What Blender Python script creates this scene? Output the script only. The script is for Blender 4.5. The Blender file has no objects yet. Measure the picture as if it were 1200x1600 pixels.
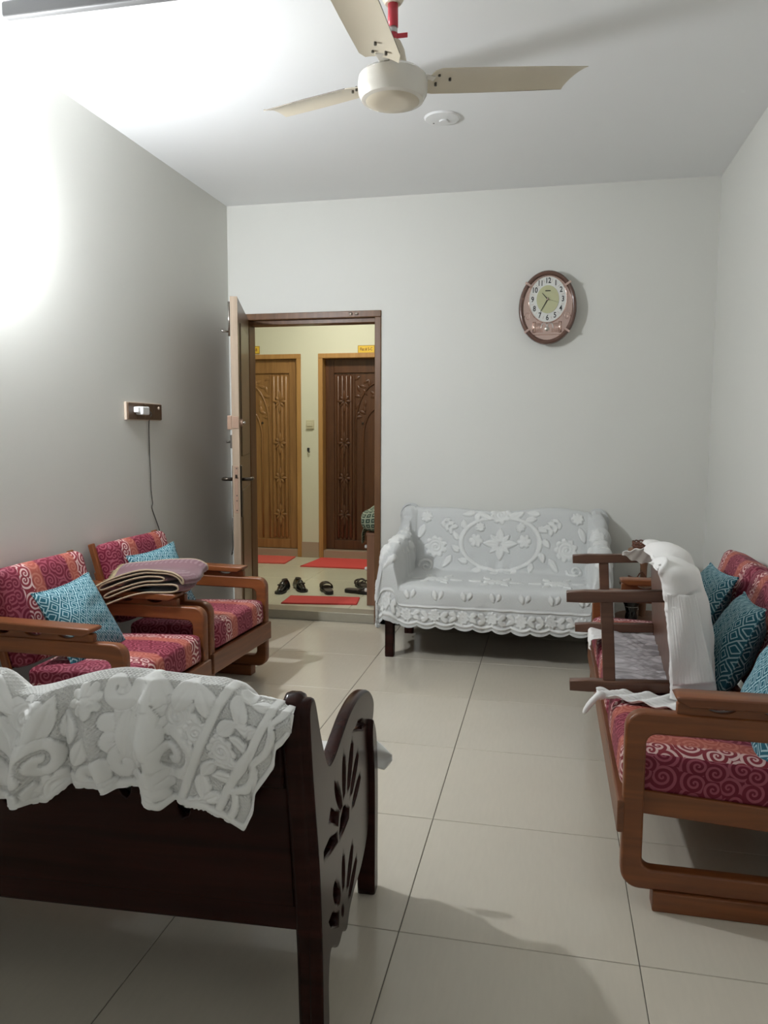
import bpy, bmesh, math, random
import numpy as np
from mathutils import Vector, Matrix

random.seed(7)
rng = np.random.default_rng(11)
PI = math.pi
scene = bpy.context.scene
C = scene.collection

# ------------------------------------------------------------------ camera
YAW, PITCH, ROLL = 0.2120, 0.1036, 0.0036
CAM_LOC = Vector((2.1579, -4.9871, 1.2948))
cy_, sy_, cp_, sp_ = math.cos(YAW), math.sin(YAW), math.cos(PITCH), math.sin(PITCH)
fwd = Vector((-sy_ * cp_, cy_ * cp_, -sp_))
right = Vector((cy_, sy_, 0))
up = right.cross(fwd)
r2 = right * math.cos(ROLL) + up * math.sin(ROLL)
u2 = -right * math.sin(ROLL) + up * math.cos(ROLL)
cam_d = bpy.data.cameras.new('camera')
cam = bpy.data.objects.new('camera', cam_d)
C.objects.link(cam)
cam.matrix_world = Matrix(((r2.x, u2.x, -fwd.x, CAM_LOC.x), (r2.y, u2.y, -fwd.y, CAM_LOC.y),
                           (r2.z, u2.z, -fwd.z, CAM_LOC.z), (0, 0, 0, 1)))
cam_d.sensor_fit = 'HORIZONTAL'
cam_d.sensor_width = 36
cam_d.lens = 36 * 1201.1 / 1200
cam_d.clip_start = 0.05
scene.camera = cam

# ------------------------------------------------------------------ world, exposure
world = bpy.data.worlds.new('world')
scene.world = world
world.use_nodes = True
world.node_tree.nodes['Background'].inputs[0].default_value = (0.6, 0.7, 0.8, 1)
world.node_tree.nodes['Background'].inputs[1].default_value = 0.02
scene.view_settings.view_transform = 'Standard'
scene.view_settings.look = 'None'
scene.view_settings.gamma = 1
scene.view_settings.use_curve_mapping = False
scene.view_settings.exposure = 0.0
BULB_STRENGTH = 2420.0
CORRIDOR_STRENGTH = 135.0

# ------------------------------------------------------------------ materials
MATS = {}

def new_mat(name):
    m = bpy.data.materials.new(name)
    m.use_nodes = True
    nt = m.node_tree
    MATS[name] = m
    return m, nt, nt.nodes['Principled BSDF']

def N(nt, t, **kw):
    n = nt.nodes.new(t)
    for k, v in kw.items():
        setattr(n, k, v)
    return n

def L(nt, a, b):
    nt.links.new(a, b)

def M(nt, op, a, b=None, c=None):
    n = N(nt, 'ShaderNodeMath', operation=op)
    for i, x in enumerate((a, b, c)):
        if x is None:
            continue
        if isinstance(x, (int, float)):
            n.inputs[i].default_value = x
        else:
            L(nt, x, n.inputs[i])
    return n.outputs[0]

def mixc(nt, f, a, b):
    n = N(nt, 'ShaderNodeMix', data_type='RGBA')
    for sock, x in ((n.inputs[0], f), (n.inputs[6], a), (n.inputs[7], b)):
        if isinstance(x, (int, float)):
            sock.default_value = x
        elif isinstance(x, tuple):
            sock.default_value = x + (1,) if len(x) == 3 else x
        else:
            L(nt, x, sock)
    return n.outputs[2]

def plain(name, col, rough=0.5, metal=0.0, noise=0.0, nscale=20, bump=0.0, bscale=200, coat=0.0, spec=0.5, sheen=0.0):
    m, nt, b = new_mat(name)
    b.inputs['Base Color'].default_value = tuple(col) + (1,)
    b.inputs['Roughness'].default_value = rough
    b.inputs['Metallic'].default_value = metal
    b.inputs['Coat Weight'].default_value = coat
    b.inputs['Coat Roughness'].default_value = 0.1
    b.inputs['Specular IOR Level'].default_value = spec
    b.inputs['Sheen Weight'].default_value = sheen
    tc = N(nt, 'ShaderNodeTexCoord')
    if noise:
        n = N(nt, 'ShaderNodeTexNoise')
        n.inputs['Scale'].default_value = nscale
        n.inputs['Detail'].default_value = 4
        L(nt, tc.outputs['Object'], n.inputs['Vector'])
        c2 = tuple(max(0, x * (1 - noise)) for x in col)
        c3 = tuple(min(1, x * (1 + noise)) for x in col)
        L(nt, mixc(nt, n.outputs['Fac'], c2, c3), b.inputs['Base Color'])
    if bump:
        n = N(nt, 'ShaderNodeTexNoise')
        n.inputs['Scale'].default_value = bscale
        n.inputs['Detail'].default_value = 3
        L(nt, tc.outputs['Object'], n.inputs['Vector'])
        bp = N(nt, 'ShaderNodeBump')
        bp.inputs['Strength'].default_value = bump
        bp.inputs['Distance'].default_value = 0.002
        L(nt, n.outputs['Fac'], bp.inputs['Height'])
        L(nt, bp.outputs['Normal'], b.inputs['Normal'])
    return m

def wood(name, c1, c2, rough=0.35, axis=0, coat=0.2, scale=1.0, spec=0.5):
    m, nt, b = new_mat(name)
    tc = N(nt, 'ShaderNodeTexCoord')
    mp = N(nt, 'ShaderNodeMapping')
    s = [22 * scale] * 3
    s[axis] = 1.6 * scale
    mp.inputs['Scale'].default_value = s
    L(nt, tc.outputs['Object'], mp.inputs['Vector'])
    n = N(nt, 'ShaderNodeTexNoise')
    n.inputs['Scale'].default_value = 1.5
    n.inputs['Detail'].default_value = 6
    n.inputs['Distortion'].default_value = 0.6
    L(nt, mp.outputs[0], n.inputs['Vector'])
    r = N(nt, 'ShaderNodeValToRGB')
    r.color_ramp.elements[0].position = 0.32
    r.color_ramp.elements[1].position = 0.70
    r.color_ramp.elements[0].color = tuple(c1) + (1,)
    r.color_ramp.elements[1].color = tuple(c2) + (1,)
    L(nt, n.outputs['Fac'], r.inputs[0])
    L(nt, r.outputs[0], b.inputs['Base Color'])
    b.inputs['Roughness'].default_value = rough
    b.inputs['Coat Weight'].default_value = coat
    b.inputs['Coat Roughness'].default_value = 0.15
    b.inputs['Specular IOR Level'].default_value = spec
    return m

plain('wall_paint', (0.72, 0.715, 0.665), 0.55, noise=0.015, nscale=3, bump=0.04, bscale=60)
plain('ceiling_paint', (0.85, 0.855, 0.85), 0.6, noise=0.01, nscale=3)
plain('corridor_paint', (0.69, 0.70, 0.56), 0.6, noise=0.02, nscale=3)
plain('grout', (0.13, 0.12, 0.10), 0.8)
plain('skirting', (0.30, 0.275, 0.235), 0.3)
plain('skirting_corridor', (0.42, 0.33, 0.25), 0.35)
plain('step_stone', (0.40, 0.37, 0.29), 0.25, noise=0.06, nscale=30)

def tile_mat(name, c):
    m, nt, b = new_mat(name)
    oi = N(nt, 'ShaderNodeObjectInfo')
    tc = N(nt, 'ShaderNodeTexCoord')
    mp = N(nt, 'ShaderNodeMapping')
    mp.inputs['Scale'].default_value = (38, 6, 6)
    L(nt, tc.outputs['Object'], mp.inputs['Vector'])
    n = N(nt, 'ShaderNodeTexNoise')
    n.inputs['Scale'].default_value = 2.2
    n.inputs['Detail'].default_value = 5
    L(nt, mp.outputs[0], n.inputs['Vector'])
    n2 = N(nt, 'ShaderNodeTexNoise')
    n2.inputs['Scale'].default_value = 3.0
    L(nt, tc.outputs['Object'], n2.inputs['Vector'])
    f = M(nt, 'ADD', M(nt, 'MULTIPLY', n.outputs['Fac'], 0.5), M(nt, 'ADD', M(nt, 'MULTIPLY', n2.outputs['Fac'], 0.35), M(nt, 'MULTIPLY', oi.outputs['Random'], 0.15)))
    L(nt, mixc(nt, f, tuple(x * 0.90 for x in c), tuple(min(1, x * 1.07) for x in c)), b.inputs['Base Color'])
    b.inputs['Roughness'].default_value = 0.16
    b.inputs['Specular IOR Level'].default_value = 0.5
    L(nt, M(nt, 'ADD', M(nt, 'MULTIPLY', n2.outputs['Fac'], 0.10), 0.09), b.inputs['Roughness'])
    return m

tile_mat('floor_tile', (0.575, 0.525, 0.430))
tile_mat('corridor_tile', (0.74, 0.74, 0.58))
wood('teak', (0.140, 0.040, 0.0100), (0.235, 0.072, 0.018), 0.42, 0, 0.10)
wood('teak_upright', (0.140, 0.040, 0.0100), (0.235, 0.072, 0.018), 0.42, 2, 0.10)
wood('teak_across', (0.125, 0.040, 0.014), (0.205, 0.070, 0.024), 0.42, 1, 0.10)
wood('espresso', (0.016, 0.0050, 0.0036), (0.030, 0.0080, 0.0055), 0.24, 0, 0.0, 1.0, 0.14)
wood('table_wood', (0.085, 0.036, 0.020), (0.15, 0.066, 0.038), 0.40, 2, 0.15)
wood('door_face', (0.10, 0.058, 0.026), (0.155, 0.090, 0.042), 0.4, 2, 0.2)
wood('door_edge', (0.30, 0.225, 0.155), (0.39, 0.295, 0.21), 0.5, 2, 0.0)
wood('frame_wood', (0.135, 0.066, 0.030), (0.200, 0.100, 0.047), 0.34, 2, 0.0, 1.0, 0.3)
wood('golden_oak', (0.25, 0.125, 0.040), (0.35, 0.185, 0.062), 0.4, 2, 0.2)
wood('golden_frame', (0.40, 0.21, 0.065), (0.50, 0.28, 0.095), 0.4, 2, 0.2)
wood('red_oak', (0.070, 0.025, 0.009), (0.112, 0.042, 0.015), 0.4, 2, 0.2)
wood('rack_wood', (0.20, 0.095, 0.05), (0.27, 0.13, 0.07), 0.5, 2, 0.1)
plain('fan_cream', (0.66, 0.59, 0.46), 0.35, noise=0.05, nscale=8)
plain('fan_white', (0.74, 0.70, 0.62), 0.25, coat=0.3)
plain('fan_edge', (0.14, 0.12, 0.10), 0.7)
plain('bolt_dark', (0.10, 0.09, 0.075), 0.45, metal=0.5)
plain('red_tape', (0.55, 0.05, 0.07), 0.35)
plain('silver_paper', (0.6, 0.6, 0.58), 0.3, metal=0.6)
plain('plastic_white', (0.78, 0.78, 0.77), 0.35)
plain('plastic_cream', (0.60, 0.57, 0.40), 0.4)
plain('switch_brown', (0.115, 0.070, 0.042), 0.4, noise=0.1, nscale=60)
plain('switch_rim', (0.52, 0.42, 0.33), 0.4)
plain('black_rubber', (0.012, 0.012, 0.012), 0.5)
plain('black_leather', (0.012, 0.012, 0.013), 0.22, coat=0.4)
plain('sandal_brown', (0.025, 0.018, 0.014), 0.45)
plain('sandal_lining', (0.10, 0.085, 0.07), 0.6)
plain('steel', (0.45, 0.42, 0.38), 0.25, metal=1.0)
plain('dark_bronze', (0.07, 0.055, 0.042), 0.3, metal=0.8)
plain('copper_lock', (0.45, 0.30, 0.22), 0.35, metal=0.6)
plain('clock_rim', (0.115, 0.055, 0.038), 0.25, coat=0.5)
plain('rose_gold', (0.76, 0.56, 0.49), 0.14, metal=0.9)
plain('clock_face', (0.72, 0.72, 0.68), 0.4)
plain('clock_center', (0.50, 0.50, 0.30), 0.4)
plain('ink', (0.015, 0.015, 0.015), 0.5)
plain('ink_red', (0.20, 0.035, 0.02), 0.5)
plain('plate_yellow', (0.80, 0.55, 0.06), 0.4)
plain('plate_border', (0.42, 0.24, 0.03), 0.4)
plain('mat_red', (0.78, 0.095, 0.085), 0.75, noise=0.05, nscale=60, bump=0.2, bscale=300)
plain('mat_red_faded', (0.74, 0.14, 0.11), 0.75, noise=0.06, nscale=60, bump=0.2, bscale=300)
plain('mat_red_dark', (0.62, 0.070, 0.062), 0.8, noise=0.08, nscale=60, bump=0.2, bscale=300)
plain('rail_grey', (0.115, 0.113, 0.110), 0.5)
plain('wicker', (0.16, 0.06, 0.035), 0.5, noise=0.2, nscale=80)
plain('black_gloss', (0.012, 0.012, 0.013), 0.1, coat=0.5)
plain('cable', (0.05, 0.045, 0.035), 0.5)
plain('fringe', (0.46, 0.37, 0.22), 0.9)
plain('rug_back', (0.42, 0.33, 0.22), 0.95, bump=0.3, bscale=400)

# purple woven rug
m, nt, b = new_mat('rug_purple')
tc = N(nt, 'ShaderNodeTexCoord')
sp = N(nt, 'ShaderNodeSeparateXYZ'); L(nt, tc.outputs['UV'], sp.inputs[0])
n1 = N(nt, 'ShaderNodeTexNoise'); n1.inputs['Scale'].default_value = 40; L(nt, tc.outputs['UV'], n1.inputs['Vector'])
w = M(nt, 'SINE', M(nt, 'ADD', M(nt, 'MULTIPLY', sp.outputs[0], 260), M(nt, 'MULTIPLY', n1.outputs['Fac'], 6)))
band = M(nt, 'GREATER_THAN', M(nt, 'SINE', M(nt, 'MULTIPLY', sp.outputs[1], 34)), 0.25)
f = M(nt, 'MULTIPLY', M(nt, 'GREATER_THAN', w, 0.1), band)
L(nt, mixc(nt, f, (0.165, 0.075, 0.088), (0.225, 0.132, 0.148)), b.inputs['Base Color'])
b.inputs['Roughness'].default_value = 0.9
b.inputs['Sheen Weight'].default_value = 0.3

# wine fabric with spirals and stripes (uv in metres: u runs across the stripes)
def swirl_fabric(name, period=0.56, shift=0.0, scale=17.0):
    m, nt, b = new_mat(name)
    tc = N(nt, 'ShaderNodeTexCoord')
    sep = N(nt, 'ShaderNodeSeparateXYZ'); L(nt, tc.outputs['UV'], sep.inputs[0])
    t = M(nt, 'FRACT', M(nt, 'ADD', M(nt, 'DIVIDE', sep.outputs[0], period), shift))
    def ramp(cols):
        r = N(nt, 'ShaderNodeValToRGB')
        e = r.color_ramp.elements
        pts = [(0.0, 0), (0.275, 0), (0.28, 1), (0.375, 1), (0.40, 2), (0.485, 2), (0.505, 0), (0.785, 0), (0.805, 2), (0.885, 2), (0.905, 1), (0.997, 1)]
        e[0].position, e[0].color = 0, cols[0] + (1,)
        e[1].position, e[1].color = 1, cols[1] + (1,)
        for p, k in pts[1:]:
            q = e.new(p); q.color = cols[k] + (1,)
        L(nt, t, r.inputs[0])
        return r.outputs[0]
    base = ramp([(0.155, 0.009, 0.026), (0.225, 0.024, 0.036), (0.36, 0.085, 0.060)])
    line = ramp([(0.315, 0.075, 0.105), (0.66, 0.46, 0.43), (0.47, 0.155, 0.115)])
    mul = N(nt, 'ShaderNodeVectorMath', operation='SCALE'); mul.inputs['Scale'].default_value = scale
    L(nt, tc.outputs['UV'], mul.inputs[0])
    v = N(nt, 'ShaderNodeTexVoronoi', voronoi_dimensions='2D')
    v.inputs['Scale'].default_value = 1.0
    v.inputs['Randomness'].default_value = 0.80
    L(nt, mul.outputs[0], v.inputs['Vector'])
    d = N(nt, 'ShaderNodeVectorMath', operation='SUBTRACT')
    L(nt, mul.outputs[0], d.inputs[0]); L(nt, v.outputs['Position'], d.inputs[1])
    sd = N(nt, 'ShaderNodeSeparateXYZ'); L(nt, d.outputs[0], sd.inputs[0])
    sc_ = N(nt, 'ShaderNodeSeparateColor'); L(nt, v.outputs['Color'], sc_.inputs[0])
    sgn = M(nt, 'SUBTRACT', M(nt, 'MULTIPLY', M(nt, 'GREATER_THAN', sc_.outputs[0], 0.5), 2.0), 1.0)
    ang = M(nt, 'MULTIPLY', M(nt, 'ARCTAN2', sd.outputs[1], sd.outputs[0]), sgn)
    r = v.outputs['Distance']
    ph = M(nt, 'ADD', M(nt, 'ADD', ang, M(nt, 'MULTIPLY', M(nt, 'POWER', r, 0.75), 22.0)), M(nt, 'MULTIPLY', sc_.outputs[1], 6.28))
    s = M(nt, 'SINE', ph)
    mr = N(nt, 'ShaderNodeMapRange', interpolation_type='SMOOTHSTEP')
    mr.inputs['From Min'].default_value = -0.05
    mr.inputs['From Max'].default_value = 0.45
    L(nt, s, mr.inputs['Value'])
    L(nt, mixc(nt, mr.outputs[0], base, line), b.inputs['Base Color'])
    b.inputs['Roughness'].default_value = 0.62
    b.inputs['Specular IOR Level'].default_value = 0.3
    bp = N(nt, 'ShaderNodeBump'); bp.inputs['Strength'].default_value = 0.25; bp.inputs['Distance'].default_value = 0.001
    L(nt, mr.outputs[0], bp.inputs['Height']); L(nt, bp.outputs['Normal'], b.inputs['Normal'])
    return m
swirl_fabric('swirl_fabric')

# teal cushion with an interlocking lattice of pale lines
def teal_fabric(name, base, line):
    m, nt, b = new_mat(name)
    tc = N(nt, 'ShaderNodeTexCoord')
    sep = N(nt, 'ShaderNodeSeparateXYZ'); L(nt, tc.outputs['UV'], sep.inputs[0])
    u_ = M(nt, 'DIVIDE', sep.outputs[0], 0.044)
    v_ = M(nt, 'DIVIDE', sep.outputs[1], 0.064)
    a = M(nt, 'ADD', u_, v_)
    c = M(nt, 'SUBTRACT', u_, v_)
    a = M(nt, 'ADD', a, M(nt, 'MULTIPLY', M(nt, 'FLOOR', c), 0.34))
    fa = M(nt, 'ABSOLUTE', M(nt, 'SUBTRACT', M(nt, 'FRACT', a), 0.5))
    fb = M(nt, 'ABSOLUTE', M(nt, 'SUBTRACT', M(nt, 'FRACT', c), 0.5))
    d = M(nt, 'MAXIMUM', fa, fb)
    o1 = M(nt, 'GREATER_THAN', d, 0.45)
    o2 = M(nt, 'LESS_THAN', M(nt, 'ABSOLUTE', M(nt, 'SUBTRACT', d, 0.245)), 0.042)
    f = M(nt, 'MAXIMUM', o1, o2)
    L(nt, mixc(nt, f, base, line), b.inputs['Base Color'])
    b.inputs['Roughness'].default_value = 0.75
    b.inputs['Specular IOR Level'].default_value = 0.3
    bp = N(nt, 'ShaderNodeBump'); bp.inputs['Strength'].default_value = 0.4; bp.inputs['Distance'].default_value = 0.001
    L(nt, f, bp.inputs['Height']); L(nt, bp.outputs['Normal'], b.inputs['Normal'])
teal_fabric('teal_fabric', (0.020, 0.122, 0.165), (0.42, 0.60, 0.63))

# white lace / matelasse: attribute "emb" = 1 on the stitched, puffed motifs, 0 on the net ground
def lace_mat(name, net, emb):
    m, nt, b = new_mat(name)
    at = N(nt, 'ShaderNodeAttribute', attribute_name='emb')
    tc = N(nt, 'ShaderNodeTexCoord')
    sep = N(nt, 'ShaderNodeSeparateXYZ'); L(nt, tc.outputs['UV'], sep.inputs[0])
    k = 2 * PI / 0.0085
    a = M(nt, 'SINE', M(nt, 'MULTIPLY', M(nt, 'ADD', sep.outputs[0], sep.outputs[1]), k))
    c = M(nt, 'SINE', M(nt, 'MULTIPLY', M(nt, 'SUBTRACT', sep.outputs[0], sep.outputs[1]), k))
    net_h = M(nt, 'MULTIPLY', M(nt, 'MAXIMUM', a, c), M(nt, 'SUBTRACT', 1.0, at.outputs['Fac']))
    L(nt, mixc(nt, at.outputs['Fac'], net, emb), b.inputs['Base Color'])
    b.inputs['Roughness'].default_value = 0.85
    b.inputs['Sheen Weight'].default_value = 0.15
    bp = N(nt, 'ShaderNodeBump'); bp.inputs['Strength'].default_value = 0.45; bp.inputs['Distance'].default_value = 0.0015
    L(nt, net_h, bp.inputs['Height']); L(nt, bp.outputs['Normal'], b.inputs['Normal'])
lace_mat('lace_white', (0.645, 0.655, 0.64), (0.74, 0.745, 0.72))
lace_mat('lace_cream', (0.75, 0.74, 0.70), (0.92, 0.91, 0.87))
plain('sheet_white', (0.86, 0.84, 0.81), 0.75, bump=0.25, bscale=300, noise=0.03, nscale=9)
m, nt, b = new_mat('sheet_satin')  # pale and dark streaks paint the ripples' light and shade into the colour
tc = N(nt, 'ShaderNodeTexCoord')
mp = N(nt, 'ShaderNodeMapping'); mp.inputs['Scale'].default_value = (7, 34, 10)
L(nt, tc.outputs['Object'], mp.inputs['Vector'])
n1 = N(nt, 'ShaderNodeTexNoise'); n1.inputs['Scale'].default_value = 1.6; n1.inputs['Detail'].default_value = 3; n1.inputs['Distortion'].default_value = 0.8
L(nt, mp.outputs[0], n1.inputs['Vector'])
r = N(nt, 'ShaderNodeValToRGB')
r.color_ramp.elements[0].position, r.color_ramp.elements[1].position = 0.40, 0.66
r.color_ramp.elements[0].color = (0.27, 0.25, 0.25, 1)
r.color_ramp.elements[1].color = (0.56, 0.53, 0.54, 1)
L(nt, n1.outputs['Fac'], r.inputs[0]); L(nt, r.outputs[0], b.inputs['Base Color'])
b.inputs['Roughness'].default_value = 0.38

# printed cloth on the shoe rack
m, nt, b = new_mat('print_cloth')
tc = N(nt, 'ShaderNodeTexCoord')
sep = N(nt, 'ShaderNodeSeparateXYZ'); L(nt, tc.outputs['UV'], sep.inputs[0])
fu = M(nt, 'ABSOLUTE', M(nt, 'SUBTRACT', M(nt, 'FRACT', M(nt, 'DIVIDE', sep.outputs[0], 0.03)), 0.5))
fv = M(nt, 'ABSOLUTE', M(nt, 'SUBTRACT', M(nt, 'FRACT', M(nt, 'DIVIDE', sep.outputs[1], 0.036)), 0.5))
d = M(nt, 'MAXIMUM', fu, fv)
f = M(nt, 'MULTIPLY', M(nt, 'LESS_THAN', d, 0.38), M(nt, 'GREATER_THAN', d, 0.12))
L(nt, mixc(nt, f, (0.30, 0.34, 0.24), (0.03, 0.055, 0.035)), b.inputs['Base Color'])
b.inputs['Roughness'].default_value = 0.85

m, nt, b = new_mat('bulb_glow')
b.inputs['Base Color'].default_value = (1, 1, 1, 1)
b.inputs['Emission Color'].default_value = (0.905, 0.948, 1.0, 1)
b.inputs['Emission Strength'].default_value = BULB_STRENGTH
m, nt, b = new_mat('corridor_glow')
b.inputs['Emission Color'].default_value = (1.0, 0.95, 0.82, 1)
b.inputs['Emission Strength'].default_value = CORRIDOR_STRENGTH

# ------------------------------------------------------------------ helpers
def link(o, parent=None):
    C.objects.link(o)
    if parent is not None:
        o.parent = parent
    return o

def thing(name, label, cat, loc=(0, 0, 0), rotz=0.0, group=None, kind=None):
    o = bpy.data.objects.new(name, None)
    o.empty_display_size = 0.1
    C.objects.link(o)
    o.location = loc
    o.rotation_euler = (0, 0, rotz)
    return tag(o, label, cat, group, kind)

def tag(o, label=None, cat=None, group=None, kind=None):
    if label: o['label'] = label
    if cat: o['category'] = cat
    if group: o['group'] = group
    if kind: o['kind'] = kind
    return o

def mesh(name, verts, faces, mat, parent=None, smooth=False, uv=None, emb=None, solid=0.0):
    me = bpy.data.meshes.new(name)
    me.from_pydata([tuple(map(float, v)) for v in verts], [], [tuple(map(int, f)) for f in faces])
    if uv is not None:
        lay = me.uv_layers.new(name='UVMap')
        li = np.empty(len(me.loops), dtype=np.int32)
        me.loops.foreach_get('vertex_index', li)
        lay.data.foreach_set('uv', np.asarray(uv, dtype=np.float32)[li].ravel())
    if emb is not None:
        at = me.attributes.new('emb', 'FLOAT', 'POINT')
        at.data.foreach_set('value', np.asarray(emb, dtype=np.float32).ravel())
    me.update()
    if smooth:
        me.polygons.foreach_set('use_smooth', [True] * len(me.polygons))
    me.materials.append(MATS[mat])
    o = bpy.data.objects.new(name, me)
    link(o, parent)
    if solid:
        s = o.modifiers.new('thickness', 'SOLIDIFY')
        s.thickness = solid
        s.offset = -1
    return o

def from_bm(name, bm, mat, parent=None, smooth=False):
    me = bpy.data.meshes.new(name)
    bm.normal_update()
    bm.to_mesh(me)
    bm.free()
    me.materials.append(MATS[mat])
    if smooth:
        me.polygons.foreach_set('use_smooth', [True] * len(me.polygons))
    o = bpy.data.objects.new(name, me)
    return link(o, parent)

def bm_box(bm, x, y, z, bevel=0.0, rot=None, seg=2):
    ret = bmesh.ops.create_cube(bm, size=1.0)
    vs = ret['verts']
    S = Matrix.Diagonal((x[1] - x[0], y[1] - y[0], z[1] - z[0], 1))
    T = Matrix.Translation(((x[0] + x[1]) / 2, (y[0] + y[1]) / 2, (z[0] + z[1]) / 2))
    mtx = T @ (rot.to_4x4() if rot is not None else Matrix.Identity(4)) @ S
    bmesh.ops.transform(bm, matrix=mtx, verts=vs)
    if bevel:
        es = list({e for v in vs for e in v.link_edges})
        bmesh.ops.bevel(bm, geom=es, offset=bevel, segments=seg, profile=0.5, affect='EDGES')

def box(name, x, y, z, mat, parent=None, bevel=0.004, rot=None):
    bm = bmesh.new()
    bm_box(bm, x, y, z, bevel, rot)
    return from_bm(name, bm, mat, parent)

def catmull(pts, n=6, closed=True):
    pts = [Vector(p) for p in pts]
    out = []
    m_ = len(pts)
    rngi = range(m_) if closed else range(m_ - 1)
    for i in rngi:
        if closed:
            p0, p1, p2, p3 = pts[(i - 1) % m_], pts[i], pts[(i + 1) % m_], pts[(i + 2) % m_]
        else:
            p0, p1, p2, p3 = pts[max(i - 1, 0)], pts[i], pts[i + 1], pts[min(i + 2, m_ - 1)]
        for k in range(n):
            t = k / n
            out.append(0.5 * ((2 * p1) + (p2 - p0) * t + (2 * p0 - 5 * p1 + 4 * p2 - p3) * t * t + (3 * p1 - p0 - 3 * p2 + p3) * t ** 3))
    if not closed:
        out.append(pts[-1])
    return out

def rrect(x0, x1, y0, y1, r, n=6):
    out = []
    for cx, cy, a in ((x1 - r, y1 - r, 0), (x0 + r, y1 - r, 90), (x0 + r, y0 + r, 180), (x1 - r, y0 + r, 270)):
        for k in range(n + 1):
            t = math.radians(a + 90 * k / n)
            out.append((cx + r * math.cos(t), cy + r * math.sin(t)))
    return out

def ellipse(cx, cy, rx, ry, n=16, a=0.0):
    ca, sa = math.cos(a), math.sin(a)
    return [(cx + rx * math.cos(t) * ca - ry * math.sin(t) * sa, cy + rx * math.cos(t) * sa + ry * math.sin(t) * ca)
            for t in (2 * PI * k / n for k in range(n))]

# a flat board cut to an outline (with holes): outline in 2D (a, b), extruded along the third axis
AX = {'xz': Matrix(((1, 0, 0), (0, 0, 1), (0, 1, 0))),      # a->x, b->z, thickness->y
      'yz': Matrix(((0, 0, 1), (1, 0, 0), (0, 1, 0))),      # a->y, b->z, thickness->x
      'xy': Matrix(((1, 0, 0), (0, 1, 0), (0, 0, 1)))}

def board_mesh(outline, holes, thick, bevel, plane, offset):
    cu = bpy.data.curves.new('outline', 'CURVE')
    cu.dimensions = '2D'
    cu.fill_mode = 'BOTH'
    for loop in [outline] + list(holes):
        sp_ = cu.splines.new('POLY')
        sp_.points.add(len(loop) - 1)
        for q, p in zip(sp_.points, loop):
            q.co = (p[0], p[1], 0, 1)
        sp_.use_cyclic_u = True
    cu.extrude = max(thick / 2 - bevel, 0.0001)
    cu.bevel_depth = bevel
    cu.bevel_resolution = 1
    cu.offset = -bevel
    o = bpy.data.objects.new('outline', cu)
    C.objects.link(o)
    dg = bpy.context.evaluated_depsgraph_get()
    dg.update()
    me = bpy.data.meshes.new_from_object(o.evaluated_get(dg))
    bpy.data.objects.remove(o)
    bpy.data.curves.remove(cu)
    mx = Matrix.Translation(offset) @ AX[plane].to_4x4()
    me.transform(mx)
    if mx.determinant() < 0:
        me.flip_normals()
    return me

def board(name, outline, holes, thick, mat, parent=None, plane='xz', offset=(0, 0, 0), bevel=0.003):
    me = board_mesh(outline, holes, thick, bevel, plane, Vector(offset))
    me.materials.clear()
    me.materials.append(MATS[mat])
    me.name = name
    return link(bpy.data.objects.new(name, me), parent)

def tube_geo(pts, r, n=8, closed=False):
    pts = [Vector(p) for p in pts]
    m_ = len(pts)
    rs = r if isinstance(r, (list, tuple)) else [r] * m_
    verts, faces = [], []
    prev = None
    for i, p in enumerate(pts):
        if closed:
            t = pts[(i + 1) % m_] - pts[i - 1]
        else:
            t = pts[min(i + 1, m_ - 1)] - pts[max(i - 1, 0)]
        t.normalize()
        if prev is None:
            a = Vector((0, 0, 1)) if abs(t.z) < 0.9 else Vector((1, 0, 0))
            nn = t.cross(a).normalized()
        else:
            nn = (prev - t * prev.dot(t)).normalized()
        prev = nn
        bb = t.cross(nn)
        for k in range(n):
            an = 2 * PI * k / n
            verts.append(p + (nn * math.cos(an) + bb * math.sin(an)) * rs[i])
    for i in range(m_ if closed else m_ - 1):
        j = (i + 1) % m_
        for k in range(n):
            faces.append((i * n + k, i * n + (k + 1) % n, j * n + (k + 1) % n, j * n + k))
    if not closed:
        faces.append(tuple(range(n))[::-1])
        faces.append(tuple((m_ - 1) * n + k for k in range(n)))
    return verts, faces

def tube(name, pts, r, mat, parent=None, n=8, closed=False):
    v, f = tube_geo(pts, r, n, closed)
    return mesh(name, v, f, mat, parent, smooth=True)

def join_geo(parts):
    V, F = [], []
    for v, f in parts:
        o = len(V)
        V.extend(v)
        F.extend(tuple(i + o for i in q) for q in f)
    return V, F

def lathe(name, prof, mat, parent=None, n=28, loc=(0, 0, 0), axis='z', sx=1.0, sy=1.0, smooth=True):
    verts, faces = [], []
    for r, h in prof:
        for k in range(n):
            a = 2 * PI * k / n
            x, y = r * math.cos(a) * sx, r * math.sin(a) * sy
            p = (x, y, h) if axis == 'z' else ((x, -h, y) if axis == 'y' else (h, x, y))
            verts.append((p[0] + loc[0], p[1] + loc[1], p[2] + loc[2]))
    m_ = len(prof)
    for i in range(m_ - 1):
        for k in range(n):
            faces.append((i * n + k, i * n + (k + 1) % n, (i + 1) * n + (k + 1) % n, (i + 1) * n + k))
    faces.append(tuple(range(n))[::-1])
    faces.append(tuple((m_ - 1) * n + k for k in range(n)))
    o = mesh(name, verts, faces, mat, parent)
    if smooth:
        me = o.data
        me.polygons.foreach_set('use_smooth', [True] * len(me.polygons))
        try:
            me.set_sharp_from_angle(angle=math.radians(40))
        except Exception:
            pass
    return o

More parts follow.
